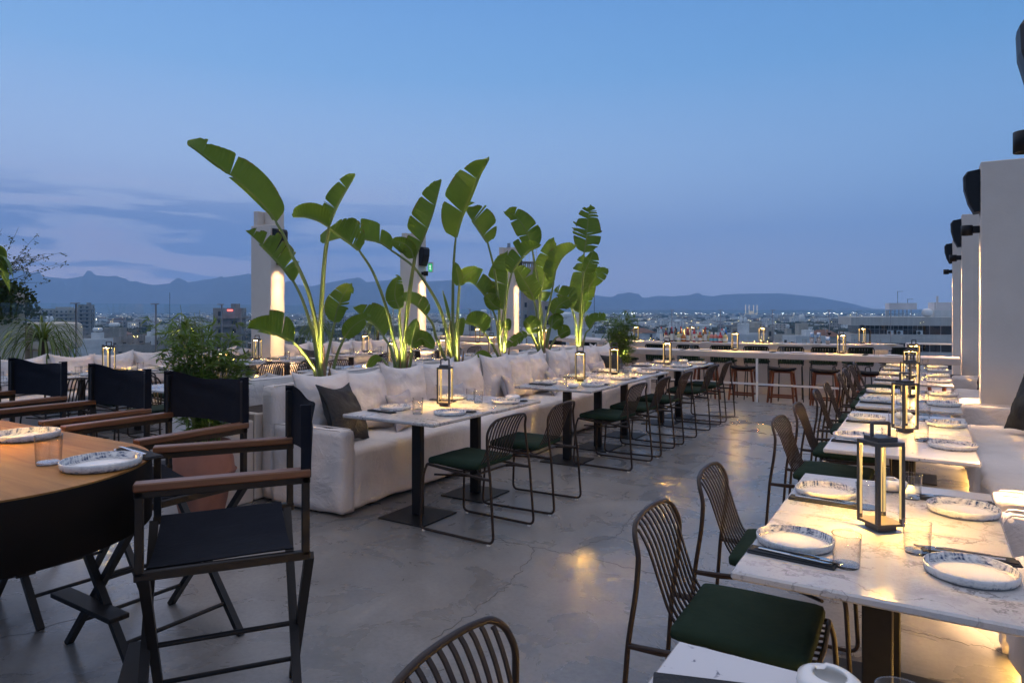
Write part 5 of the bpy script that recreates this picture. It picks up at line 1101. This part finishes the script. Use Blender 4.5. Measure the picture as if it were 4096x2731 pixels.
for k in range(46):
    a = rr.uniform(-.6,1.9) if k % 3 else rr.uniform(0,6.28); e = rr.uniform(.15,1.35); d = Vector((math.cos(a)*math.cos(e)*.75, math.sin(a)*math.cos(e), math.sin(e))).normalized(); p = Vector((rr.uniform(-.1,.15), rr.uniform(-.15,.2), .0)); pts = [p.copy()]; l = rr.uniform(.45,1.10)
    for i in range(7): d = (d + Vector((rr.gauss(0,.10), rr.gauss(0,.10), rr.gauss(-.05,.08)))).normalized(); p = p + d*l/7; pts.append(p.copy())
    C_ = cr(pts, 2); m.tube(C_, .004, 4, caps=False, rs=[.005*(1-.7*i/(len(C_)-1)) for i in range(len(C_))])
    for q in range(9 if e > .3 else 5):
        p, d_, _ = sample(C_, rr.uniform(.45,.999)); tw = Vector((rr.gauss(0,1), rr.gauss(0,1), rr.gauss(.1,.7))).normalized()*rr.uniform(.03,.12); m.tube([p, p+tw], .0015, 3, caps=False)
        for z_ in range(4):
            c_ = p + tw*rr.uniform(.5,1.1) + Vector((rr.gauss(0,.012), rr.gauss(0,.012), rr.gauss(0,.012))); u = Vector((rr.gauss(0,1), rr.gauss(0,1), rr.gauss(0,.6))).normalized(); v_ = u.orthogonal().normalized(); s_ = rr.uniform(.010,.019); lm.add([c_-u*s_, c_+v_*s_*.7, c_+u*s_, c_-v_*s_*.7], [(0,1,2,3)])
m.build('stems', 'bark', t); lm.build('leaves', 'ivy_leaf', t)
# lit broad-leaved plant cut by the left edge
t = thing('broad_leaf_plant', 'yellow-green drooping broad leaves cut by the left edge', 'plant', (-10.34, 3.98, 0)); m = MB(); m.lathe([(.001,0),(.13,0),(.18,.45),(.16,.45),(.15,.41),(.001,.41)], n=20); m.build('planter_pot', 'terracotta', t)
m = MB(); m.tube(cr([(0,0,.4),(.0,.0,1.1),(.02,.0,1.8),(.02,.05,2.36)], 5), .014, 7); m.build('stem', 'stalk', t); m = MB(); rr = random.Random(2)
for k in range(11):
    z0 = rr.uniform(2.0,2.38); a = rr.uniform(.2,2.2); p = Vector((.03,.08,z0)); d = Vector((math.cos(a)*.8, math.sin(a)*.8, .5)); l = rr.uniform(.28,.42); pts = [p.copy()]
    for i in range(8): d = (d + Vector((0,0,-.42))).normalized(); p = p + d*l/8; pts.append(p.copy())
    sd = Vector((-math.sin(a), math.cos(a), 0)); V = []
    for i, q in enumerate(pts): ww = .055*math.sin(math.pi*min(1,i/8+.06))**.8; V += [q-sd*ww+Vector((0,0,.012)), q, q+sd*ww+Vector((0,0,.012))]
    m.add(V, [f for i in range(8) for f in ((i*3,i*3+1,i*3+4,i*3+3),(i*3+1,i*3+2,i*3+5,i*3+4))], True)
m.build('leaves', 'banana', t)
spot_up(-10.2, 3.90, .44, (R(-3),R(3),0), 80, 'small spotlight under the broad-leaved plant at the left edge', 50, (1,.88,.3))
# ================================================================== city below
G = -33.0
MAT['ground'] = mottle('city_ground', (.05,.052,.045), (.12,.115,.10), .012, .95, 0, detail=8)
MAT['house'] = mottle('house_render', (.50,.50,.50), (.68,.67,.66), .3, .9, 0); MAT['house_b'] = mottle('sand_render', (.36,.33,.29), (.44,.41,.36), .3, .9, 0); MAT['house_c'] = mottle('weathered_concrete', (.20,.19,.18), (.33,.31,.29), .5, .9, 0, mscale=(1,1,.25))
MAT['band'] = mottle('pale_ribbed_concrete', (.50,.46,.43), (.62,.575,.535), .5, .9, 0, mscale=(6,6,.3)); MAT['win'] = M('dark_window', (.035,.045,.055), .15); MAT['roof_tile'] = mottle('clay_roof', (.16,.075,.05), (.24,.12,.085), .4, .9, 0); MAT['roof_flat'] = M('flat_roof', (.30,.30,.30), .9); MAT['tank'] = M('white_water_tank', (.72,.72,.72), .4); MAT['frame_m'] = M('window_frame', (.45,.45,.45), .5); MAT['awning'] = M('green_awning', (.05,.14,.12), .8)
m = MB(); n = 64; m.add([(0,0,G)]+[(11500*math.cos(2*math.pi*i/n), 11500*math.sin(2*math.pi*i/n), G) for i in range(n)], [(0,i+1,(i+1) % n+1) for i in range(n)]); tag(m.build('ground', 'ground'), kind='structure')
# building that carries the terrace
t = thing('terrace_building', 'building under the restaurant terrace', 'building', (0,0,0)); m = MB(); m.box((-4.2, 8.2, (G-.6)/2), (15.2, 24.2, -G-.6)); m.build('wall', 'plaster', t)
# mountains
ridge = [(-900,1085),(-500,1095),(-100,1062),(0,1066),(96,1079),(168,1102),(264,1111),(352,1098),(432,1118),(482,1117),(536,1123),(612,1137),(700,1128),(755,1124),(878,1109),(995,1091),(1060,1108),(1129,1128),(1223,1141),(1248,1141),(1338,1122),(1414,1109),(1443,1109),(1465,1125),(1555,1117),(1606,1096),(1660,1108),(1709,1122),(1772,1119),(1944,1108),(2020,1125),(2100,1142),(2174,1157),(2283,1157),(2400,1181),(2451,1187),(2476,1170),(2490,1172),(2515,1166),(2530,1170),(2548,1173),(2561,1174),(2570,1191),(2630,1181),(2698,1183),(2783,1176),(2851,1183),(2889,1176),(3000,1172),(3123,1171),(3170,1175),(3293,1189),(3404,1212),(3506,1238),(3700,1240),(3900,1236),(4300,1232),(4900,1225)]
def rv(u):
    for (a, b_), (c, d) in zip(ridge, ridge[1:]):
        if a <= u <= c: k = (u-a)/(c-a); return b_+(d-b_)*k
    return 1230
MAT['hill'] = mottle('hill_scrub', (.035,.042,.035), (.085,.08,.065), .0035, .95, 0, detail=8)
def hills(name, D0, D1, du, fn, seed, amp):
    m = MB(); V = []; us = list(range(-900, 4901, du)); nt_ = 22
    for u in us:
        h = fn(u)
        for k in range(nt_+1):
            t_ = k/nt_; Y = D0+(D1-D0)*t_; x, y = far(u, Y); s_ = (t_/.8 if t_ < .8 else 1-(t_-.8)/.2*.7); s_ = max(0, s_)**1.25
            zz = (EYE + h*D1*.96/2731 - G)*s_; nn = noise.fractal(Vector((x*.0011+seed, y*.0011, 0)), .8, 2.1, 5); nr = noise.fractal(Vector((u*.012+seed, t_*1.6, 3)), .8, 2.2, 5)
            zz = zz*(1+amp*(nn*.9+nr*.9)*(1-abs(t_-.8)/.8 if 0 else (1 if t_ < .72 else .03))); V.append((x, y, G-2+zz))
    n = nt_+1; F = [(i*n+k, (i+1)*n+k, (i+1)*n+k+1, i*n+k+1) for i in range(len(us)-1) for k in range(nt_)]
    m.add(V, F, True); return tag(m.build(name, 'hill'), kind='structure')
hills('mountains', 7200, 10200, 12, lambda u: 1240-rv(u)+ (1.5*noise.noise(Vector((u*.03,0,0)))), 3.0, .35)
hills('foothills', 5600, 7400, 20, lambda u: (14+9*noise.noise(Vector((u*.004,5,0))))*(1 if u < 2400 else .45), 11.0, .3)
# ---------------------------------------------------------------- generic houses (window openings set proud in dark glass)
def block(name, w, d, h, fl, mat, wmat='win', seed=0, tank=2, roof='flat', balcony=True):
    rr = random.Random(seed); t = thing(name, 'building', 'building'); m = MB(); m.box((0,0,h/2), (w,d,h))
    if roof == 'flat':
        for a, s_ in (((0,-d/2+.12,h+.4),(w,.24,.8)),((0,d/2-.12,h+.4),(w,.24,.8)),((-w/2+.12,0,h+.4),(.24,d-.5,.8)),((w/2-.12,0,h+.4),(.24,d-.5,.8))): m.box(a, s_)
        m.box((w*.18,d*.1,h+1.2), (w*.28,d*.3,2.4))
    m.build('wall', mat, t)
    if roof == 'hip':
        m = MB(); m.add([(-w/2-.4,-d/2-.4,h),(w/2+.4,-d/2-.4,h),(w/2+.4,d/2+.4,h),(-w/2-.4,d/2+.4,h),(-w*.18,0,h+w*.2),(w*.18,0,h+w*.2)], [(0,1,5,4),(1,2,5),(2,3,4,5),(3,0,4),(3,2,1,0)]); m.build('roof', 'roof_tile', t)
    wn_ = MB(); bl = MB(); fh = h/fl
    for f in range(fl):
        for sd, L in ((0,w),(1,d),(2,w),(3,d)):
            k = max(1, int(L/3.4)); 
            for i in range(k):
                if rr.random() < .14: continue
                u = -L/2+(i+.5)*L/k; ww = rr.choice((1.2,1.5,2.0)); hh = rr.choice((1.3,1.5,2.0)); z = f*fh+fh*.52
                c_ = {0:(u,-d/2-.02,z),1:(w/2+.02,u,z),2:(u,d/2+.02,z),3:(-w/2-.02,u,z)}[sd]; s_ = (ww,.06,hh) if sd in (0,2) else (.06,ww,hh); wn_.box(c_, s_)
        if balcony and f > 0:
            bl.box((0,-d/2-.65,f*fh+.05), (w*.8,1.3,.16)); bl.box((0,-d/2-1.25,f*fh+.5), (w*.8,.08,.9)); bl.box((w/2+.55,0,f*fh+.05), (1.1,d*.6,.16)); bl.box((w/2+1.06,0,f*fh+.5), (.08,d*.6,.9))
    wn_.build('windows', wmat, t)
    if bl.v: bl.build('balconies', mat, t)
    for i in range(tank):
        m = MB(); L = 1.6; V = []; m.lathe([(.001,-L/2),(.38,-L/2+.08),(.5,-L/2+.3),(.5,L/2-.3),(.38,L/2-.08),(.001,L/2)], n=12); m.v = [(z_+w*.18, y_+d*.1+(i-.5)*1.3, x_+h+3.1) for x_, y_, z_ in m.v]; m.build('water_tank', 'tank', t)
    return t
protos = [Proto(block('apartment_building', 15, 12, 13, 4, 'house', seed=1)), Proto(block('apartment_building', 12, 12, 10, 3, 'house_b', seed=2)), Proto(block('house', 13, 10, 6.5, 2, 'house', seed=3, roof='hip', tank=0, balcony=False)), Proto(block('house', 14, 11, 7, 2, 'house', seed=4)), Proto(block('apartment_building', 20, 13, 16, 5, 'house_c', seed=5, tank=3)), Proto(block('house', 18, 12, 4.5, 1, 'house_b', seed=6, tank=1, balcony=False)), Proto(block('house', 11, 12, 7, 2, 'house_b', seed=7, roof='hip', tank=0, balcony=False))]
desc = ['white four-storey apartment block', 'sand-coloured three-storey block', 'white house with clay tile roof', 'white two-storey flat-roofed house', 'weathered five-storey concrete block', 'low sand-coloured workshop', 'sand-coloured house with clay tile roof']
rr = random.Random(42); placed = []; zz0 = lambda v, Y: EYE-(v-1240)/2731*Y
def zone(u): return 'left part' if u < 1100 else 'middle' if u < 2500 else 'right part'
cnt = 0
for k in range(2600):
    if cnt >= 290: break
    u = rr.uniform(-250, 4000); tall = rr.random() < .22; Y = 430*math.exp(rr.uniform(0, 1.05)) if not tall else rr.uniform(210, 420)
    if 3300 < u < 3900 and Y < 420: continue
    if 2000 < u < 2320 and Y < 430: continue
    x, y = far(u, Y)
    if any((x-a)**2+(y-b_)**2 < (14+.015*Y)**2 for a, b_ in placed): continue
    placed.append((x, y)); i = rr.choice([0,1,2,3,3,3,0,5,6,2,4]) if not tall else rr.choice([0,1,4,0]); sc = rr.uniform(.8,1.2)
    protos[i].put((x, y, G-.1), YAW + rr.choice((0,R(90))) + rr.uniform(-.5,.5), f'{desc[i]} among the distant houses, {zone(u)} of the city', f'{desc[i]}s in the {zone(u)} of the city', (sc, sc, sc*rr.uniform(.85,1.25) if not tall else (zz0(rr.uniform(1345,1405), Y)-G)/(13,10,0,0,16)[i])); cnt += 1
# rooftops right below the terrace seen through the glass
def near_house(u, Y, ztop, w, d, fl, mat, label, rz=0.0, tank=0, roof='flat', win='win', name='house', seed=1):
    x, y = far(u, Y); h = ztop-G; t = block(name, w, d, h, max(fl, int(h/3.1)), mat, win, seed, tank, roof, True); t.location = (x, y, G); t.rotation_euler = (0,0,YAW+rz); t['label'] = label; placed.append((x,y)); return t
zz = lambda v, Y: EYE-(v-1240)/2731*Y
near_house(362, 170, zz(1368,170), 7.5, 7, 3, 'house', 'small white rooftop house with round windows, lower left beyond the glass', .1, 2, seed=11)
near_house(245, 175, zz(1374,175), 5.5, 6, 3, 'house', 'white flat-roofed shed left of the small rooftop house', -.1, 0, seed=12)
near_house(580, 260, zz(1352,260), 19, 12, 3, 'house', 'white house with a row of three water tanks on its roof, left', .25, 3, seed=13)
near_house(700, 230, zz(1310,230), 12, 10, 3, 'house', 'house with satellite dish left of the nearest left pillar', .2, 1, seed=14)
near_house(345, 560, zz(1222,560), 9, 9, 8, 'house_c', 'slim dark tower block rising on the left skyline', .2, 0, seed=15, name='tower_block')
near_house(215, 620, zz(1238,620), 50, 14, 8, 'house_b', 'long unfinished concrete apartment row on the left skyline', .05, 0, seed=16, name='apartment_building')
near_house(300, 590, zz(1240,590), 26, 14, 8, 'house_b', 'second unfinished apartment block beside the slim tower', .1, 0, seed=17, name='apartment_building')
near_house(920, 260, zz(1240,260), 10, 10, 8, 'house_c', 'grey block with a red sign just left of the nearest left pillar', .2, 0, seed=18, name='apartment_building')
near_house(2225, 120, zz(1330,120), 11, 8, 3, 'house', 'pale building right below the terrace behind the farthest left pillar', .1, 3, seed=19, name='apartment_building')
near_house(1900, 190, zz(1290,190), 13, 9, 3, 'house', 'white block between the middle and farthest left pillars', -.1, 2, seed=20, name='apartment_building')
near_house(2260, 190, zz(1288,190), 14, 9, 3, 'house', 'white block with a row of tanks beyond the farthest big-leaved plants', -.1, 3, seed=26, name='apartment_building')
near_house(3010, 260, zz(1316,260), 12, 10, 3, 'house_b', 'sand-coloured slotted building behind the bottles', .3, 0, seed=21, name='apartment_building')
near_house(3215, 200, zz(1352,200), 9, 8, 3, 'house', 'small white building right of the bar bottles', .1, 0, seed=22)
near_house(2705, 230, zz(1322,230), 4, 4, 3, 'house', 'small rooftop cabin with two round tanks left of the bottles', .1, 2, seed=23)
near_house(2560, 290, zz(1330,290), 10, 9, 2, 'house', 'white house with clay tile roof behind the bar lantern', .4, 0, 'hip', seed=24)
near_house(3290, 330, zz(1345,330), 16, 9, 2, 'house_b', 'long low red-roofed house left of the office block', .1, 0, 'hip', seed=25)
x, y = far(920, 250); t = thing('red_sign', 'glowing red rooftop sign left of the nearest left pillar', 'sign', (x, y, zz(1241,250))); m = MB(); m.box((0,0,0), (1.9,.1,.5)); m.build('sign_face', 'red_light', t); t.rotation_euler = (0,0,YAW)
# tower with open crown and antennas
x, y = far(2122, 150); tw = thing('antenna_tower', 'tall concrete tower with open crown and antennas behind the farthest left pillar', 'tower', (x, y, G), YAW+.12); top = zz(1070,150)-G
m = MB(); m.box((0,0,top/2), (3.9,4,top)); 
for i in range(5): m.box((-1.8+.9*i,-1.8,top+.5), (.28,.3,1.0)); m.box((-1.8+.9*i,1.8,top+.5), (.28,.3,1.0))
m.box((0,0,top+1.1), (4.1,4.2,.25)); m.build('shaft', 'house_c', tw)
m = MB()
for i in range(14): m.box((-1.35,-2.03,top-3-2.6*i), (.5,.06,1.0))
m.build('windows', 'win', tw)
for i, (dx_, h_) in enumerate([(-1.2,2.2),(-.3,3.6),(.5,4.4),(1.3,3.0)]):
    m = MB(); m.tube([(dx_,0,top+1.2),(dx_,0,top+1.2+h_)], .05, 5)
    for k in range(3): m.tube([(dx_-.5,0,top+1.2+h_*(.5+.2*k)),(dx_+.5,0,top+1.2+h_*(.5+.2*k))], .03, 4)
    m.build('antenna', 'frame_m', tw)
m = MB(); h2 = zz(1205,150)-G; m.box((4.1,.6,h2/2), (4.2,6,h2)); m.build('wing', 'house_c', tw); m = MB()
for i in range(9):
    m.box((4.2,-2.43,h2-1.6-3.0*i), (2.8,.06,1.0))
m.build('windows', 'win', tw)
# office block with long concrete bands on the right
D = 118; x, y = far(3700, D); ob = thing('office_building', 'long grey office block with concrete bands on the right', 'building', (x, y, 0), YAW+R(-17)); zt = EYE-28/2731*D
bz = [zt-3.05*i for i in range(12)]
for i, z in enumerate(bz):
    m = MB(); m.box((-5.8,7,z-.75), (11.6,14,1.5)); m.box((7.5,7.3,z-.75), (15,14.4,1.5)); m.build('concrete_band', 'band', ob)
    m = MB(); m.box((-5.0,7.4,z-2.28), (9.9,12,1.55)); m.box((7.6,7.9,z-2.28), (14,12,1.55)); m.build('window_strip', 'win', ob)
    m = MB()
    for k in range(14): m.box((-9.8+.75*k,1.37,z-2.28), (.06,.06,1.54))
    for k in range(8): m.box((1.2+1.7*k,1.87,z-2.28), (.12,.06,1.54))
    m.box((-5.0,1.36,z-2.2), (9.9,.05,.06)); m.build('window_frames', 'frame_m', ob)
m = MB(); m.box((0,9,(zt-38)/2-18), (20,8,60)); m.build('core', 'house_c', ob)
for i, xx in enumerate((-5.2,-3.7,-.6)):
    m = MB(); m.box((xx,.9,zt-2.75), (.95,.4,.8), .03); a_ = m.build('air_conditioner', 'tank', ob); m = MB(); m.lathe([(.001,0),(.28,0),(.28,.02)], n=14); m.v = [(x_+xx-.15, .69-z_, y_+zt-2.75) for x_, y_, z_ in m.v]; m.build('fan_grille', 'win', a_)
m = MB(); m.box((-2.6,5,zt+1.9), (4.4,3.2,1.15)); m.build('roof_screen', 'house', ob)
m = MB()
for k in range(6): m.box((-4.2+.65*k,5,zt+.65), (.12,.12,1.3))
m.box((-4.9,4.6,zt+.6), (.5,.6,1.2)); m.build('screen_frame', 'frame_m', ob)
m = MB(); m.soft((1.6,5,zt+.75), (1.7,1.7,1.5), .7, .3); m.build('round_tank', 'tank', ob)
m = MB(); m.box((5,7,zt+1.3), (4.5,4,2.6)); m.box((3.1,4.6,zt+2.6), (.3,.3,2.2)); m.build('roof_room', 'house', ob)
for k, (xx, hh) in enumerate(((-3.1,4.6),(-1.5,3.2),(6.5,4.0),(-9.8,1.0))):
    m = MB(); b0_ = zt + (2.4 if k < 2 else 0 if k == 3 else 2.6); m.tube([(xx,5,b0_ - (.0)),(xx,5,zt+hh)], .035, 5); m.tube([(xx-.1,5,zt+hh-.05),(xx+.9,5,zt+hh+.0)], .03, 4)
    for j in range(5): m.tube([(xx+.1+.16*j,4.7,zt+hh-.03),(xx+.1+.16*j,5.3,zt+hh-.03)], .015, 3)
    m.build('antenna', 'win', ob)
# mosque-like floodlit building far off and thin radio mast
for u, v, w_ in ((2377,1160,0),):
    x, y = far(u, 420); t = thing('radio_mast', 'thin radio mast standing right of the farthest big-leaved plant', 'mast', (x, y, G)); m = MB(); m.tube([(0,0,0),(0,0,zz(1163,420)-G)], .18, 5); m.build('pole', 'win', t)
x, y = far(679, 260); t = thing('radio_mast', 'thin radio mast on the left between two railing posts', 'mast', (x, y, G)); m = MB(); m.tube([(0,0,0),(0,0,zz(1170,260)-G)], .08, 5); m.tube([(-.4,0,zz(1192,260)-G),(.4,0,zz(1192,260)-G)], .05, 4); m.build('pole', 'win', t)
x, y = far(3010, 3600); t = thing('mosque', 'tiny floodlit mosque with four minarets on the plain', 'mosque', (x, y, G), YAW)
m = MB()
for k in range(4): m.tube([(-36+18*k+(6 if k > 1 else 0),0,0),(-36+18*k+(6 if k > 1 else 0),0,62)], 1.6, 6)
m.build('minarets', emit('self_lit_stone', (1,.85,.6), .75), t); m = MB(); m.box((-6,0,9), (60,20,18)); m.soft((-6,0,20), (26,20,20), 9, 4); m.build('hall', emit('self_lit_hall', (1,.8,.55), .45), t)  # floodlight is put into the walls as emission, without floodlamps
# ---------------------------------------------------------------- trees
def crown(kind, seed):
    r_ = random.Random(seed); m = MB(); n = 900 if kind == 'round' else 620
    cl = [(Vector((r_.gauss(0,.45), r_.gauss(0,.45), r_.uniform(-.35,.55))), r_.uniform(.3,.55)) for _ in range(9)]
    for k in range(n):
        if kind == 'cypress':
            z = r_.random(); a = r_.uniform(0,6.28); rad = .145*math.sin(math.pi*min(1,z*.9+.08))**.6*(.75+.3*r_.random()); p = Vector((math.cos(a)*rad, math.sin(a)*rad, z)); s_ = r_.uniform(.02,.045)
        else:
            c_, R_ = r_.choice(cl); d = Vector((r_.gauss(0,1), r_.gauss(0,1), r_.gauss(0,1))).normalized(); p = (c_+d*R_*r_.uniform(.75,1.05)); p = Vector((p.x*.5, p.y*.5, .58+p.z*.36)); s_ = r_.uniform(.035,.08)
        u = Vector((r_.gauss(0,1), r_.gauss(0,1), r_.gauss(0,1))).normalized(); w = u.orthogonal().normalized(); m.add([p-u*s_, p-w*s_*.8, p+u*s_, p+w*s_*.8], [(0,1,2,3)])
    return m
def tree(kind, seed):
    t = thing({'round':'broadleaf_tree','cypress':'cypress_tree'}[kind], 'tree', 'tree'); m = MB(); m.tube([(0,0,0),(.01,0,.35),(0,0,.6)], .03, 6, rs=[.035,.022,.01]); m.build('trunk', 'bark', t); crown(kind, seed).build('crown', 'tree_leaf', t); return t
TR = [Proto(tree('round', 1)), Proto(tree('round', 2)), Proto(tree('round', 3)), Proto(tree('cypress', 4)), Proto(tree('cypress', 5))]
cnt = 0
for k in range(4000):
    if cnt >= 285: break
    u = rr.uniform(-250, 3900); Y = 400*math.exp(rr.uniform(0, 1.2)) if rr.random() > .2 else rr.uniform(220,400); 
    if rr.random() < .25: u = rr.gauss(rr.choice((430,540,760,2560,2800,3100)), 60); Y = rr.uniform(300, 620)
    if 3400 < u and Y < 400: continue
    x, y = far(u, Y)
    if any((x-a)**2+(y-b_)**2 < 11**2 for a, b_ in placed): continue
    i = rr.choice([0,1,2,0,1,2,0,1,2,3,4]); s_ = (rr.uniform(9,16) if i < 3 else rr.uniform(9,19)) if Y > 400 else zz0(rr.uniform(1330,1400), Y)-G
    TR[i].put((x, y, G-.2), rr.uniform(0,6.28), f'dark {"round tree" if i < 3 else "cypress"} standing among the houses, {zone(u)} of the city', f'{"round trees" if i < 3 else "cypresses"} in the {zone(u)} of the city', (s_*(1.25 if i < 3 else 1), s_*(1.25 if i < 3 else 1), s_)); cnt += 1
# the endless mass of far houses, woods and lights
MAT['far_house'] = m = M('far_house_walls', (.5,.5,.5), .9); nt, b = nodes(m)
geo = nt.nodes.new('ShaderNodeNewGeometry'); sp = nt.nodes.new('ShaderNodeSeparateXYZ'); nt.links.new(geo.outputs['Position'], sp.inputs[0]); sn = nt.nodes.new('ShaderNodeSeparateXYZ'); nt.links.new(geo.outputs['Normal'], sn.inputs[0])
wl_ = ramp(nt, geo.outputs['Random Per Island'], [(0,(.66,.65,.63)),(.45,(.58,.57,.55)),(.6,(.42,.38,.33)),(.8,(.34,.33,.32)),(.95,(.26,.15,.11))], 'CONSTANT')
fz = mth(nt, 'FRACT', mth(nt, 'MULTIPLY', sp.outputs[2], 1/3.1)); fx = mth(nt, 'FRACT', mth(nt, 'MULTIPLY', mth(nt, 'ADD', mth(nt, 'MULTIPLY', sp.outputs[0], .8), mth(nt, 'MULTIPLY', sp.outputs[1], .9)), 1/3.6))
def band(x, a, c_): return mth(nt, 'MULTIPLY', mth(nt, 'GREATER_THAN', x, a), mth(nt, 'LESS_THAN', x, c_))
wm_ = mth(nt, 'MULTIPLY', mth(nt, 'MULTIPLY', band(fz, .35, .78), band(fx, .3, .68)), mth(nt, 'LESS_THAN', mth(nt, 'ABSOLUTE', sn.outputs[2]), .5))
nt.links.new(mixc(nt, wm_, wl_, (.05,.06,.07)), b.inputs['Base Color'])
wnn = nt.nodes.new('ShaderNodeTexWhiteNoise'); fl_ = nt.nodes.new('ShaderNodeVectorMath'); fl_.operation = 'SNAP'; fl_.inputs[1].default_value = (4,4,3.1); nt.links.new(geo.outputs['Position'], fl_.inputs[0]); nt.links.new(fl_.outputs[0], wnn.inputs['Vector'])
b.inputs['Emission Color'].default_value = (1,.74,.42,1); nt.links.new(mth(nt, 'MULTIPLY', mth(nt, 'MULTIPLY', wm_, mth(nt, 'GREATER_THAN', wnn.outputs['Value'], .955)), 3.0), b.inputs['Emission Strength'])
def mass(name, n, D0, D1, mat, smin, smax, hmin, hmax, seed, pw=1.0, shape='box'):
    r_ = random.Random(seed); m = MB()
    for k in range(n):
        u = r_.uniform(-500, 4300); Y = D0*(D1/D0)**(r_.random()**pw); x, y = far(u, Y); w = r_.uniform(smin,smax); d = r_.uniform(smin,smax); h = r_.uniform(hmin,hmax)
        if shape == 'box': m.box((x,y,G+h/2-.5), (w,d,h), 0, r_.uniform(0,3.14))
        else:
            a = r_.uniform(0,3); P = []
            for q in range(7):
                c_ = Vector((x+r_.gauss(0,w*.35), y+r_.gauss(0,w*.2), G+h*r_.uniform(.3,.75))); s_ = w*.33
                for z_ in range(3):
                    e = Vector((r_.gauss(0,1), r_.gauss(0,1), r_.gauss(0,.7))).normalized(); f_ = e.orthogonal().normalized(); g_ = e.cross(f_); m.add([c_+e*s_, c_+f_*s_, c_-e*s_*.8, c_-f_*s_, c_+g_*s_, c_-g_*s_], [(0,1,4),(1,2,4),(2,3,4),(3,0,4),(1,0,5),(2,1,5),(3,2,5),(0,3,5)])
    return tag(m.build(name, mat), kind='stuff')
mass('distant_white_houses', 4600, 900, 5600, 'far_house', 9, 24, 5, 16, 1, .85); mass('distant_sand_houses', 2200, 800, 5600, 'far_house', 9, 26, 5, 20, 2, .85); mass('distant_woods', 1900, 700, 5600, 'tree_leaf', 12, 34, 7, 13, 3, .8, 'tree'); mass('middle_distance_houses', 1300, 430, 1500, 'far_house', 7, 15, 4, 12, 6, .9)
mass('middle_distance_woods', 1700, 420, 1500, 'tree_leaf', 8, 17, 7, 14, 7, .9, 'tree')
r_ = random.Random(77); m = MB()
for k in range(700):
    u = r_.uniform(-200, 4000); Y = 900*(6)**(r_.random()**.55); 
    if r_.random() < .35: u = r_.choice((2480,2560,2700,2820,3150,3230,3300,3380,1350,1560)) + r_.gauss(0,40); Y = r_.uniform(3500,5800)
    x, y = far(u, Y); s_ = Y*.00024*r_.uniform(.5,1.6); z = G+r_.uniform(6,14)
    m.add([(x+s_,y,z),(x-s_,y,z),(x,y+s_,z),(x,y-s_,z),(x,y,z+s_),(x,y,z-s_)], [(0,2,4),(2,1,4),(1,3,4),(3,0,4),(2,0,5),(1,2,5),(3,1,5),(0,3,5)])
tag(m.build('distant_city_lights', 'city_light'), kind='stuff')
# ================================================================== air between here and the mountains
mh = bpy.data.materials.new('haze_air'); mh.use_nodes = True; nt = mh.node_tree; nt.nodes.clear(); pv = nt.nodes.new('ShaderNodeVolumePrincipled'); pv.inputs['Color'].default_value = (.38,.64,1,1); pv.inputs['Density'].default_value = .00015; pv.inputs['Anisotropy'].default_value = .0
o = nt.nodes.new('ShaderNodeOutputMaterial'); nt.links.new(pv.outputs[0], o.inputs['Volume']); MAT['haze'] = mh
m = MB(); m.box((0,0,(1500+G-4)/2), (26000,26000,1500-G+4)); tag(m.build('haze', 'haze'), kind='stuff')
